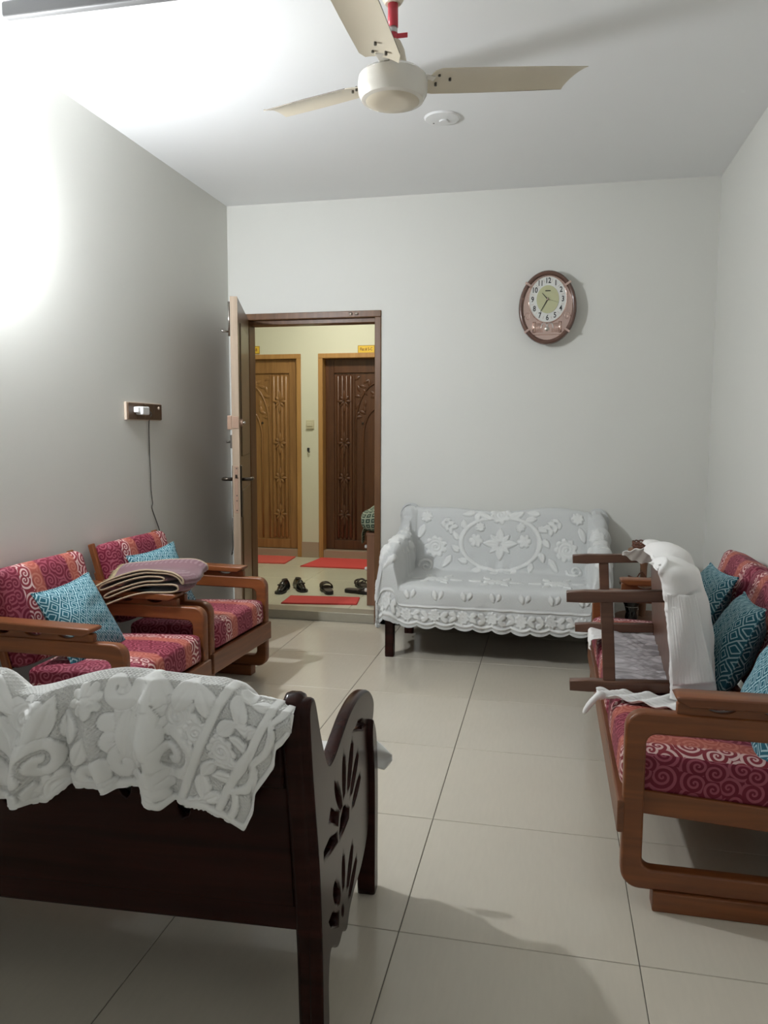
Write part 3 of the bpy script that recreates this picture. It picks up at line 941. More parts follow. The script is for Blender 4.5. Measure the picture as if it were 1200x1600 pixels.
# ornate arch panel under the dial
for s_ in (-1, 1):
    tube('column', [(s_ * 0.078, -0.033, -0.150), (s_ * 0.078, -0.033, -0.085)], 0.010, 'rose_gold', ck, 10)
    tube('scroll', [(s_ * (0.118 + 0.020 * math.cos(t) * (1 - t / 9)), -0.032, -0.055 + 0.030 * math.sin(t) * (1 - t / 9)) for t in np.linspace(0, 7.5, 24)], 0.003, 'rose_gold', ck, 6)
    for k in range(5):
        xk = s_ * (0.030 + 0.008 * k)
        tube('flute', [(xk, -0.031, -0.148), (xk, -0.031, -0.092)], 0.0025, 'rose_gold', ck, 6)
    tube('pendulum_arch', [(s_ * 0.018 + 0.018 * math.cos(t), -0.032, -0.125 + 0.034 * math.sin(t)) for t in np.linspace(0, PI, 14)], 0.0028, 'silver_paper', ck, 6)
box('plinth', (-0.100, 0.100), (-0.040, -0.028), (-0.165, -0.152), 'rose_gold', ck, 0.003)
lathe('pendulum', [(0.0, 0.030), (0.012, 0.032), (0.014, 0.036), (0.0, 0.040)], 'steel', ck, 16, (0, 0, -0.128), 'y')
for a in (42, 138, 222, 318):
    t = math.radians(a)
    x_, z_ = (RX - 0.016) * math.cos(t), (RZ - 0.016) * math.sin(t)
    nrm = math.atan2(math.sin(t) / RZ, math.cos(t) / RX)
    o = box('rim_clip', (-0.020, 0.020), (-0.054, -0.010), (-0.007, 0.007), 'rose_gold', ck, 0.002)
    o.location = (x_, 0, z_)
    o.rotation_euler = (0, -nrm, 0)

# ------------------------------------------------------------------ socket board, charger, cable on the left wall
sb = thing('socket_board', 'brown four module socket board on the left wall', 'socket', (0.0, -1.178, 1.400))
box('base_plate', (0.001, 0.016), (-0.180, 0.180), (-0.047, 0.047), 'switch_rim', sb, 0.003)
for k in range(4):
    y0 = -0.175 + 0.0885 * k
    mo = box('module', (0.0155, 0.024), (y0, y0 + 0.0855), (-0.043, 0.043), 'switch_brown', sb, 0.003)
    if k in (1, 2):
        for dy in (-0.012, 0.012):
            lathe('socket_hole', [(0.005, 0.0235), (0.005, 0.0245)], 'black_rubber', mo, 10, (0, y0 + 0.043 + dy, -0.010), 'x')
    if k == 3:
        lathe('indicator', [(0.009, 0.0235), (0.009, 0.027), (0.005, 0.029)], 'switch_rim', mo, 12, (0, y0 + 0.05, 0.022), 'x')
ch = thing('phone_charger', 'white phone charger plugged into the socket board', 'charger', (0.0245, -1.255, 1.402))
box('charger_body', (0.0005, 0.044), (-0.032, 0.040), (-0.021, 0.022), 'plastic_white', ch, 0.006)
box('charger_step', (0.0005, 0.030), (-0.052, -0.031), (-0.010, 0.020), 'plastic_white', ch, 0.005)
tube('cable_plug', [(0.02, 0.040, 0.0), (0.02, 0.070, 0.0)], 0.006, 'black_rubber', ch, 10)
cb = [(0.030, -1.150, 1.400), (0.034, -1.133, 1.385), (0.014, -1.128, 1.350), (0.008, -1.122, 1.20), (0.008, -1.117, 1.06), (0.008, -1.116, 0.97), (0.010, -1.108, 0.90), (0.008, -1.112, 0.87),
      (0.010, -1.075, 0.80), (0.012, -1.040, 0.73), (0.012, -1.010, 0.62), (0.014, -1.000, 0.50), (0.014, -0.99, 0.35), (0.02, -0.99, 0.12)]
o = tube('charging_cable', catmull(cb, 5, False), 0.0030, 'cable', None, 6)
tag(o, 'thin dark cable hanging from the socket board behind the far armchair', 'cable')

# ------------------------------------------------------------------ cushions
def rounded_cushion(name, size, parent, loc, rot=(0, 0, 0), r=0.03, bulge=0.02, n=14, stripe='y', u0=0.0, v0=0.0, mat='swirl_fabric', top='z'):
    """Box cushion; local size (sx, sy, sz). stripe axis runs across local y."""
    sx, sy, sz = size
    bm = bmesh.new()
    bmesh.ops.create_cube(bm, size=2.0)
    bmesh.ops.subdivide_edges(bm, edges=bm.edges[:], cuts=n - 1, use_grid_fill=True)
    uvl = bm.loops.layers.uv.new('UVMap')
    hs = np.array([sx, sy, sz]) / 2
    orig = {}
    for v in bm.verts:
        c = np.array(v.co)
        orig[v.index] = c.copy()
    bm.verts.ensure_lookup_table()
    bm.verts.index_update()
    orig = [np.array(v.co) for v in bm.verts]
    for v in bm.verts:
        c = np.array(v.co)
        # denser rings near the edges
        c = np.sign(c) * np.abs(c) ** 0.8
        p = c * hs
        inner = np.clip(p, -(hs - r), hs - r)
        d = p - inner
        l = np.linalg.norm(d)
        if l > 1e-9:
            # project the shell of the box onto a rounded box
            m_ = np.max(np.abs(d))
            q = inner + d / l * r * min(1.0, m_ / r)
        else:
            q = p
        k = bulge
        if top == 'z':
            q[2] += np.sign(c[2]) * k * (1 - c[0] ** 2) * (1 - c[1] ** 2) * abs(c[2])
            q[0] += np.sign(c[0]) * 0.35 * k * (1 - c[2] ** 2) * (1 - c[1] ** 4) * abs(c[0])
            q[1] += np.sign(c[1]) * 0.25 * k * (1 - c[2] ** 2) * (1 - c[0] ** 4) * abs(c[1])
        else:
            q[0] += np.sign(c[0]) * k * (1 - c[1] ** 2) * (1 - c[2] ** 2) * abs(c[0])
            q[2] += np.sign(c[2]) * 0.35 * k * (1 - c[0] ** 2) * (1 - c[1] ** 4) * abs(c[2])
            q[1] += np.sign(c[1]) * 0.25 * k * (1 - c[0] ** 2) * (1 - c[2] ** 4) * abs(c[1])
        v.co = q
    for f in bm.faces:
        c = np.mean([orig[v.index] for v in f.verts], axis=0)
        ax = int(np.argmax(np.abs(c)))
        for lp in f.loops:
            p = np.array(lp.vert.co)
            if ax == 2:
                uv = (p[1], p[0])
            elif ax == 0:
                uv = (p[1], p[2] * np.sign(c[0]) + (hs[0] + hs[2]))
            else:
                w_ = hs[2] - p[2] if top == 'z' else hs[0] - p[0]
                uv = (p[1] + np.sign(c[1]) * w_, p[0] if top == 'z' else p[2] + 0.1)
            lp[uvl].uv = (uv[0] + u0, uv[1] + v0)
    o = from_bm(name, bm, mat, parent, True)
    o.location = loc
    o.rotation_euler = rot
    return o

def pillow(name, label, loc, rot_m, size=0.40, thick=0.13, mat='teal_fabric', seed=0, group=None, n=26):
    """Throw cushion: two puffed sheets; local face normal +z, sides x and y."""
    t = np.linspace(-1, 1, n)
    X, Y = np.meshgrid(t, t)
    px = X * (1 - 0.09 * (1 - Y ** 2) * 1.0)
    py = Y * (1 - 0.09 * (1 - X ** 2) * 1.0)
    T = (np.clip(1 - np.abs(X) ** 2.4, 0, 1) * np.clip(1 - np.abs(Y) ** 2.4, 0, 1)) ** 0.55 * thick / 2
    wr = noise2(X, Y, seed, ((0.7, 1.0), (1.6, 0.5))) * 0.006 * np.clip(1 - X ** 4, 0, 1) * np.clip(1 - Y ** 4, 0, 1)
    h = size / 2
    A = np.stack([px * h, py * h, T + wr], -1).reshape(-1, 3)
    B = np.stack([px * h, py * h, -T + wr], -1).reshape(-1, 3)
    F = grid_faces(n, n)
    V = np.r_[A, B]
    FB = F[:, ::-1] + len(A)
    uv = np.r_[np.stack([X.ravel() * h, Y.ravel() * h], -1), np.stack([X.ravel() * h, Y.ravel() * h], -1)]
    root = thing(name, label, 'cushion', loc, 0, group)
    root.rotation_euler = rot_m.to_euler()
    mesh('cover', V, list(map(tuple, F)) + list(map(tuple, FB)), mat, root, True, uv)
    per = np.r_[A.reshape(n, n, 3)[0, :-1], A.reshape(n, n, 3)[:-1, -1], A.reshape(n, n, 3)[-1, :0:-1], A.reshape(n, n, 3)[:0:-1, 0]]
    v, f = tube_geo([tuple(p) for p in per], 0.0035, 6, True)
    mesh('piping', v, f, mat, root, True, np.array([(p[0], p[1]) for p in v]))
    return root

def basis(nrm, upv):
    z = Vector(nrm).normalized()
    y = (Vector(upv) - z * Vector(upv).dot(z)).normalized()
    x = y.cross(z)
    return Matrix((x, y, z)).transposed()

# ------------------------------------------------------------------ seats with looped wooden arms
def arm_loop(parent, y, D, zt, x_back=0.04):
    th = 0.042
    outer = rrect(x_back, D, 0.055, zt, 0.050, 8)
    inner = rrect(x_back + 0.055, D - 0.055, 0.112, zt - 0.060, 0.028, 6)
    a = board('arm_frame', outer, [inner], th, 'teak', parent, 'xz', (0, y, 0), 0.006)
    # plank on top, carried by a pierced strip
    strip = rrect(x_back + 0.03, D - 0.130, zt - 0.004, zt + 0.030, 0.006, 3)
    holes = []
    for xk in (D - 0.24, D - 0.38, D - 0.52):
        if xk > x_back + 0.09:
            holes.append([(xk - 0.038, zt + 0.026)] + [(xk + 0.038 * math.cos(t), zt + 0.026 - 0.017 * math.sin(t)) for t in np.linspace(PI, 0, 9)][1:])
    board('arm_strip', strip, holes, 0.026, 'teak', a, 'xz', (0, y, 0), 0.002)
    prof = [(x_back - 0.01, zt + 0.030), (D - 0.155, zt + 0.026), (D - 0.128, zt + 0.040), (D - 0.122, zt + 0.050), (D - 0.135, zt + 0.055), (x_back - 0.01, zt + 0.060)]
    board('arm_rest', prof, [], 0.078, 'teak', a, 'xz', (0, y, 0), 0.005)
    box('arm_foot', (x_back + 0.05, D - 0.085), (y - 0.030, y + 0.030), (0.0, 0.056), 'teak', a, 0.004)
    return a

def looped_seat(name, label, cat, loc, rotz, width, D, seats, zt=0.535, zs=0.0, group=None, ush=0.0):
    s = thing(name, label, cat, loc, rotz, group)
    hy = width / 2
    for y in (-hy + 0.021, hy - 0.021):
        arm_loop(s, y, D, zt)
    # seat frame
    box('front_rail', (D - 0.012, D + 0.014), (-hy + 0.001, hy - 0.001), (0.205 + zs, 0.298 + zs), 'teak_across', s, 0.005)
    box('back_rail', (0.16, 0.185), (-hy + 0.044, hy - 0.044), (0.19 + zs, 0.255 + zs), 'teak_across', s, 0.004)
    for y in (-hy + 0.043, hy - 0.065):
        R_ = Matrix.Rotation(-0.055, 3, 'Y')
        box('side_rail', (0.17, D - 0.013), (y, y + 0.022), (0.234 + zs, 0.300 + zs), 'teak', s, 0.004, R_)
    box('seat_light_block', (0.186, D - 0.013), (-hy + 0.066, hy - 0.066), (0.262 + zs, 0.274 + zs), 'teak', s, 0.002, Matrix.Rotation(-0.05, 3, 'Y'))  # unseen board under the cushions, added to keep light slits off the floor
    # back frame: posts beside the cushions, rails and slats behind them
    lean = -0.28
    Rb = Matrix.Rotation(lean, 3, 'Y')
    for y in (-hy + 0.043, hy - 0.065):
        box('back_post', (0.108, 0.136), (y, y + 0.022), (0.214, 0.774 - 0.02 * (seats > 1)), 'teak_upright', s, 0.005, Rb)
    for zc_, xc_ in ((0.40, 0.122), (0.60, 0.058)):
        box('back_rail', (xc_ - 0.009, xc_ + 0.009), (-hy + 0.066, hy - 0.066), (zc_ - 0.025, zc_ + 0.025), 'teak_across', s, 0.004, Rb)
    nb = 3 * seats
    for k in range(nb):
        yk = -hy + 0.10 + (width - 0.2) * (k + 0.5) / nb
        box('back_slat', (0.084, 0.092), (yk - 0.02, yk + 0.02), (0.425, 0.575), 'teak_upright', s, 0.002, Rb)
    cw = (width - 0.136) / seats
    for k in range(seats):
        yc = -hy + 0.068 + cw * (k + 0.5)
        rounded_cushion('seat_cushion', (D - 0.235, (width - 0.096) / seats - 0.004, 0.125), s, (0.235 + (D - 0.235) / 2, -hy + 0.048 + (width - 0.096) / seats * (k + 0.5), 0.352 + zs), (0, -0.05, 0), 0.028, 0.014, 14, u0=yc + ush, v0=0.13 * k)
        rounded_cushion('back_cushion', (0.110, cw - 0.004, 0.385), s, (0.131, yc, 0.576 + zs * 0.6), (0, lean, 0), 0.032, 0.012, 14, u0=yc + ush, v0=0.31 + 0.2 * k, top='x')
    return s

looped_seat('armchair', 'wooden armchair with wine swirl cushions nearest the open door', 'armchair', (0.014, -1.484, 0), -0.050, 0.650, 0.688, 1, 0.530, -0.004, 'looped arm armchairs', 0.335)
looped_seat('armchair', 'wooden armchair with wine swirl cushions behind the dark settee', 'armchair', (0.014, -2.225, 0), -0.030, 0.650, 0.688, 1, 0.535, 0.0, 'looped arm armchairs', 0.335)
looped_seat('long_sofa', 'long wooden sofa with wine swirl cushions along the right wall', 'sofa', (3.075, -2.050, 0), PI, 1.70, 0.700, 3, 0.553, 0.004, None, 0.333)

# teal cushions on the left armchairs
pillow('throw_cushion', 'teal lattice cushion leaning upright in the armchair behind the dark settee', (0.346, -2.300, 0.546),
       basis((0.871, -0.091, 0.482), (-0.486, -0.031, 0.873)), 0.335, 0.125, seed=1, group='teal lattice cushions')
pillow('throw_cushion', 'teal lattice cushion under the folded rug in the far armchair', (0.290, -1.535, 0.560),
       basis((0.898, -0.253, 0.36), (-0.37, 0.008, 0.929)), 0.33, 0.12, seed=2, group='teal lattice cushions')
# teal cushions on the long sofa
pillow('throw_cushion', 'teal lattice cushion at the far end of the sofa, farthest back', (2.793, -1.620, 0.582),
       basis((-0.869, -0.10, 0.484), (0.482, 0.049, 0.875)), 0.34, 0.12, seed=3, group='teal lattice cushions')
pillow('throw_cushion', 'teal lattice cushion in the middle of the sofa beside the white draped cloth', (2.797, -2.175, 0.570),
       basis((-0.926, 0.044, 0.374), (0.375, 0.013, 0.927)), 0.33, 0.14, seed=4, group='teal lattice cushions')
pillow('throw_cushion', 'teal lattice cushion nearest the viewer, behind the near sofa arm', (2.819, -2.666, 0.566),
       basis((-0.91, -0.023, 0.413), (0.412, -0.145, 0.90)), 0.355, 0.135, seed=5, group='teal lattice cushions')

# ------------------------------------------------------------------ folded rug across the two facing arms
def folded_rug():
    root = thing('folded_rug', 'folded mauve woven rug with fringe lying across the armchair arms', 'rug', (0, 0, 0))
    # fold profile in (a, h): a runs away from the fringe, layers wound up to a rounded end
    prof = [(0.02, 0.012), (0.10, 0.006), (0.22, 0.003), (0.32, 0.008), (0.365, 0.022), (0.372, 0.045), (0.350, 0.060), (0.26, 0.050), (0.15, 0.042), (0.055, 0.040),
            (0.025, 0.050), (0.040, 0.062), (0.13, 0.060), (0.24, 0.068), (0.300, 0.078), (0.312, 0.092), (0.290, 0.101), (0.20, 0.094), (0.08, 0.090), (0.020, 0.094), (0.006, 0.108), (0.030, 0.120),
            (0.14, 0.114), (0.25, 0.120), (0.335, 0.126), (0.375, 0.108), (0.392, 0.075), (0.398, 0.078), (0.392, 0.110), (0.345, 0.138), (0.25, 0.136), (0.12, 0.130), (0.02, 0.128), (-0.01, 0.122)]
    path = [(p.x, p.y) for p in catmull([(a, b, 0) for a, b in prof], 5, False)]
    path = np.array(path)
    nw = 22
    wd = 0.235
    d = np.r_[0, np.cumsum(np.linalg.norm(np.diff(path, axis=0), axis=1))]
    O = Vector((0.225, -1.985, 0.580))            # near fringe corner, on the arm
    ea = Vector((0.985, 0.05, 0.03)).normalized()   # along the fold
    ew = Vector((0.10, 0.95, 0.06)).normalized()   # across, into the chair
    eh = ea.cross(ew).normalized()
    P = np.zeros((nw, len(path), 3))
    uv = np.zeros((nw, len(path), 2))
    for i in range(nw):
        t = i / (nw - 1)
        for j, (a, h) in enumerate(path):
            w_ = wd * t
            hh = 0.82 * h * (1 - 0.10 * math.sin(PI * t)) * (1.08 - 0.65 * max(a, 0)) + 0.006 * math.sin(9 * a + 4 * t) - 0.075 * max(0, 1 - max(a, 0) / 0.24) ** 1.5 * (1 - 0.65 * t)
            p = O + ea * (a + 0.02 * math.sin(5 * t)) + ew * w_ + eh * hh
            P[i, j] = p
            uv[i, j] = (d[j], w_)
    V = P.reshape(-1, 3)
    F = grid_faces(nw, len(path))
    o = mesh('rug_body', V, F, 'rug_purple', root, True, uv.reshape(-1, 2))
    sm = o.modifiers.new('thickness', 'SOLIDIFY'); sm.thickness = 0.006; sm.offset = 0
    # pale woven edge along the near side
    tube('rug_edge', [tuple(p) for p in P[0]], 0.0045, 'rug_back', root, 6)
    tube('rug_edge', [tuple(p) for p in P[-1]], 0.0045, 'rug_back', root, 6)
    parts = []
    r = random.Random(3)
    for end in (0, -1):
        for i in range(0, nw):
            for k in range(2):
                q = Vector(P[i, end]) + ew * (k * 0.007)
                b = -ea if end == 0 else -ea
                ln = r.uniform(0.025, 0.05)
                dv = (b + Vector((r.uniform(-0.3, 0.3), r.uniform(-0.3, 0.3), -0.35 + r.uniform(-0.3, 0.2)))).normalized()
                parts.append(tube_geo([q, q + b * ln * 0.4, q + dv * ln], [0.0022, 0.002, 0.0012], 5))
    v, f = join_geo(parts)
    o = mesh('fringe', v, f, 'fringe', root, True)
    o['kind'] = 'stuff'
folded_rug()

# ------------------------------------------------------------------ dark carved settees
def settee(name, label, loc, rotz, width, group, ps=1.0):
    s = thing(name, label, 'settee', loc, rotz, group)
    hx = width / 2
    prof = [(.290, 0), (.238, 0), (.240, .10), (.225, .160), (.19, .150), (.145, .120), (.10, .125), (.055, .10), (.02, .13), (-.03, .145), (-.12, .155), (-.20, .19), (-.245, .25), (-.252, .36), (-.248, .45),
            (-.225, .500), (-.250, .492), (-.285, .487), (-.308, .510), (-.303, .553), (-.2146, .606), (-.10, .630), (.01, .630), (.0916, .614), (.17, .594), (.220, .592), (.2505, .612), (.2962, .684), (.3247, .742), (.3430, .774),
            (.364, .786), (.386, .776), (.391, .74), (.370, .62), (.322, .40), (.302, .20)]
    outline = [(p.x, p.y) for p in catmull([(a, b, 0) for a, b in prof], 4)]
    def petal(cx, cz, ln, wd, deg):
        a = math.radians(deg)
        pts = []
        for t in np.linspace(0, 1, 9):
            pts.append(((t - .5) * ln, wd * math.sin(PI * min(t * 0.9 + 0.02, 1)) ** 0.7))
        pts += [(x, -y) for x, y in reversed(pts[1:-1])]
        return [(cx + x * math.cos(a) - y * math.sin(a), cz + x * math.sin(a) + y * math.cos(a)) for x, y in pts]
    holes = [[(0.091, 0.561), (0.101, 0.538), (0.104, 0.513), (0.102, 0.484), (0.093, 0.453), (0.078, 0.459), (0.072, 0.484), (0.071, 0.511), (0.076, 0.541)],
             [(-0.005, 0.554), (0.020, 0.532), (0.036, 0.507), (0.046, 0.479), (0.048, 0.448), (0.023, 0.452), (0.004, 0.476), (-0.010, 0.502), (-0.017, 0.533)],
             [(-0.077, 0.495), (-0.042, 0.481), (-0.014, 0.463), (0.007, 0.444), (0.020, 0.421), (-0.008, 0.421), (-0.038, 0.436), (-0.064, 0.455), (-0.083, 0.477)],
             [(-0.106, 0.421), (-0.069, 0.416), (-0.040, 0.407), (-0.017, 0.396), (-0.001, 0.381), (-0.030, 0.377), (-0.062, 0.384), (-0.089, 0.394), (-0.110, 0.407)],
             [(0.181, 0.535), (0.181, 0.518), (0.172, 0.496), (0.155, 0.471), (0.127, 0.440), (0.110, 0.442), (0.116, 0.462), (0.130, 0.487), (0.152, 0.514)],
             [(0.216, 0.489), (0.140, 0.440), (0.150, 0.419), (0.236, 0.469)],
             [(0.063, 0.419), (0.030, 0.393), (0.036, 0.376), (0.083, 0.374), (0.132, 0.373), (0.135, 0.390), (0.122, 0.416), (0.097, 0.429)],
             [(0.159, 0.402), (0.156, 0.382), (0.221, 0.394), (0.281, 0.408), (0.281, 0.425), (0.229, 0.426)],
             [(0.098, 0.322), (0.107, 0.304), (0.110, 0.283), (0.109, 0.259), (0.102, 0.232), (0.088, 0.235), (0.082, 0.255), (0.081, 0.277), (0.085, 0.303)],
             [(-0.007, 0.290), (0.020, 0.275), (0.039, 0.256), (0.052, 0.233), (0.059, 0.207), (0.035, 0.207), (0.012, 0.224), (-0.005, 0.245), (-0.016, 0.270)],
             [(-0.060, 0.224), (-0.025, 0.216), (0.004, 0.204), (0.026, 0.190), (0.042, 0.172), (0.015, 0.168), (-0.016, 0.177), (-0.042, 0.190), (-0.062, 0.207)],
             [(0.179, 0.300), (0.195, 0.295), (0.198, 0.283), (0.190, 0.265), (0.169, 0.237), (0.138, 0.225), (0.129, 0.234), (0.132, 0.250), (0.146, 0.273)],
             [(0.205, 0.242), (0.144, 0.202), (0.148, 0.177), (0.214, 0.215), (0.236, 0.242)],
             [(0.107, 0.198), (0.112, 0.195), (0.114, 0.189), (0.113, 0.181), (0.107, 0.172), (0.098, 0.169), (0.095, 0.173), (0.095, 0.180), (0.098, 0.189)]]
    holes.append([(-.03, .566), (-.08, .568), (-.135, .553), (-.195, .517), (-.15, .522), (-.09, .546)])
    for sx in (-1, 1):
        xo = sx * (hx - 0.024)
        board('side_panel', outline, holes, 0.030, 'espresso', s, 'yz', (xo, 0, 0), 0.006)
        # front leg, bowed, standing a little proud of the panel
        leg = [(-.300, 0), (-.250, 0), (-.246, .10), (-.246, .25), (-.238, .38), (-.212, .475), (-.222, .520), (-.252, .500), (-.280, .45), (-.298, .36), (-.304, .25), (-.300, .10)]
        board('front_leg', [(p.x, p.y) for p in catmull([(a, b, 0) for a, b in leg], 3)], [], 0.050, 'espresso', s, 'yz', (sx * (hx - 0.020), 0, 0), 0.006)
        post = [(.282, 0), (.238, 0), (.243, .2), (.268, .45), (.308, .70 * ps), (.324, .765 * ps), (.348, .792 * ps), (.380, .788 * ps), (.396, .757 * ps), (.380, .65), (.328, .4), (.300, .2)]
        board('back_post', [(p.x, p.y) for p in catmull([(a, b, 0) for a, b in post], 4)], [], 0.042, 'espresso', s, 'yz', (sx * (hx - 0.046), 0, 0), 0.012)
    ix = hx - 0.068
    # crest rail with two low humps, pierced splat panel, lower rail
    top = [(x, 0.735 + 0.030 * math.cos(x / ix * 2 * PI) * -1 + 0.012) for x in np.linspace(-ix, ix, 41)]
    outl = top + [(ix, 0.60), (-ix, 0.60)]
    tilt = Matrix.Rotation(math.radians(-9.5), 4, 'X')
    def tilted(o, z0):
        o.data.transform(Matrix.Translation((0, 0.292, 0.30)) @ tilt @ Matrix.Translation((0, 0, -0.30)))
        return o
    tilted(board('crest_rail', outl, [], 0.040, 'espresso', s, 'xz', (0, 0, 0), 0.008), 0.6)
    holes = []
    for cx in (-0.32, 0.08, 0.40):
        for k in range(6):
            a = k * PI / 3 + PI / 6
            holes.append(petal(cx + 0.065 * math.cos(a), 0.572 + 0.036 * math.sin(a), 0.055, 0.013, math.degrees(a)))
        for sg in (-1, 1):
            holes.append(petal(cx + sg * 0.125, 0.575, 0.06, 0.014, 90))
    tilted(board('back_panel', [(-ix, 0.315), (ix, 0.315), (ix, 0.650), (-ix, 0.650)], holes, 0.022, 'espresso', s, 'xz', (0, 0, 0), 0.003), 0.3)
    box('lower_rail', (-ix - 0.02, ix + 0.02), (0.262, 0.300), (0.258, 0.322), 'espresso', s, 0.005)
    box('seat', (-ix - 0.03, ix + 0.03), (-0.285, 0.255), (0.335, 0.375), 'espresso', s, 0.008)
    box('seat_pad', (-ix - 0.01, ix + 0.01), (-0.290, 0.245), (0.3755, 0.408), 'plastic_cream', s, 0.012)
    ap = [(-ix, 0.336)] + [(x, 0.275 - 0.020 * math.cos(x / ix * 3 * PI)) for x in np.linspace(-ix, ix, 41)] + [(ix, 0.336)]
    board('front_apron', ap, [], 0.024, 'espresso', s, 'xz', (0, -0.262, 0), 0.003)
    return s

settee('carved_settee', 'dark carved wooden settee in the foreground seen from behind', (1.1058, -3.2801, 0), PI + 0.05, 1.22, None)
settee('carved_settee', 'dark carved wooden settee against the back wall under a white lace cover', (1.865, -0.435, 0), 0, 1.22, None, 0.965)

# ------------------------------------------------------------------ lace: embossed motifs on a cloth plane (u, v) in metres
class Lace:
    def __init__(self, U, V):
        self.U, self.V = U, V
        self.h = np.zeros_like(U)
        self.e = np.zeros_like(U)
    def add(self, h, mask):
        h = np.where(mask, np.clip(h, 0, 1.2), 0) ** 0.55
        new = mask & (h > 0.02)
        # crease where a new motif overlaps
        self.h = np.where(new, np.maximum(self.h * 0.35, h), self.h)
        self.e = np.where(new, 1.0, self.e)
    def outline(self, depth=0.5):
        d = self.e.copy()
        for ax in (0, 1):
            for s_ in (1, -1):
                d = np.maximum(d, np.roll(self.e, s_, ax))
        ring_ = (d > 0.5) & (self.e < 0.5)
        self.h = np.where(ring_, -depth, self.h)
    def loc(self, cx, cy, deg):
        a = math.radians(deg)
        dx, dy = self.U - cx, self.V - cy
        return dx * math.cos(a) + dy * math.sin(a), -dx * math.sin(a) + dy * math.cos(a)
    def flower(self, cx, cy, R, n=8, deg=0):
        a, b = self.loc(cx, cy, deg)
        r = np.hypot(a, b); th = np.arctan2(b, a)
        c = np.abs(np.cos(n * th / 2))
        rp = R * (0.70 + 0.30 * c ** 0.7)
        d = r / rp
        h = np.sqrt(np.clip(1 - d ** 4, 0, 1)) * (0.35 + 0.65 * np.clip(c, 0, 1) ** 0.35)
        h = np.where(r < R * 0.22, 0.25 + 0.75 * np.sqrt(np.clip(1 - (r / (R * 0.22)) ** 2, 0, 1)), h)
        self.add(h, d < 1)
    def rose(self, cx, cy, R, deg=0):
        self.flower(cx, cy, R, 9, deg)
        a, b = self.loc(cx, cy, deg)
        r = np.hypot(a, b); th = np.arctan2(b, a)
        k = np.sin(2 * PI * r / (R * 0.30) + th * 1.0)
        m_ = r < R * 0.68
        self.h = np.where(m_, 0.45 + 0.4 * k * np.clip(1.2 - r / R, 0, 1), self.h)
    def leaf(self, cx, cy, ln, wd, deg, groove=True):
        a, b = self.loc(cx, cy, deg)
        t = np.clip(a / ln + 0.5, 0, 1)
        w_ = wd * np.sin(PI * t ** 0.8) ** 0.8 + 1e-6
        m_ = (np.abs(a) < ln / 2) & (np.abs(b) < w_)
        h = np.sqrt(np.clip(1 - (b / w_) ** 2, 0, 1)) ** 0.8
        if groove:
            h = h * (1 - 0.55 * np.exp(-(b / (wd * 0.16)) ** 2) * (t < 0.8))
        self.add(h, m_)
    def scroll(self, cx, cy, R, deg=0, turns=1.6, wd=0.010, flip=1):
        a, b = self.loc(cx, cy, deg)
        b = b * flip
        best = np.full_like(a, 9.0)
        for t in np.linspace(0.15, turns, 44):
            rr_ = R * t / turns
            x, y = rr_ * math.cos(t * 2 * PI), rr_ * math.sin(t * 2 * PI)
            best = np.minimum(best, np.hypot(a - x, b - y) / (0.55 + 0.45 * t / turns))
        m_ = best < wd
        self.add(np.sqrt(np.clip(1 - (best / wd) ** 2, 0, 1)), m_)
    def stripe(self, dist, wd):
        m_ = np.abs(dist) < wd
        self.add(0.75 * np.sqrt(np.clip(1 - (dist / wd) ** 2, 0, 1)), m_)
    def branch(self, cx, cy, deg, n=4, step=0.032, ln=0.05, wd=0.014):
        a = math.radians(deg)
        for k in range(n):
            x, y = cx + math.cos(a) * step * k, cy + math.sin(a) * step * k
            self.leaf(x + math.cos(a + 0.9) * ln * 0.5, y + math.sin(a + 0.9) * ln * 0.5, ln, wd, deg + 48)
            self.leaf(x + math.cos(a - 0.9) * ln * 0.5, y + math.sin(a - 0.9) * ln * 0.5, ln, wd, deg - 48)

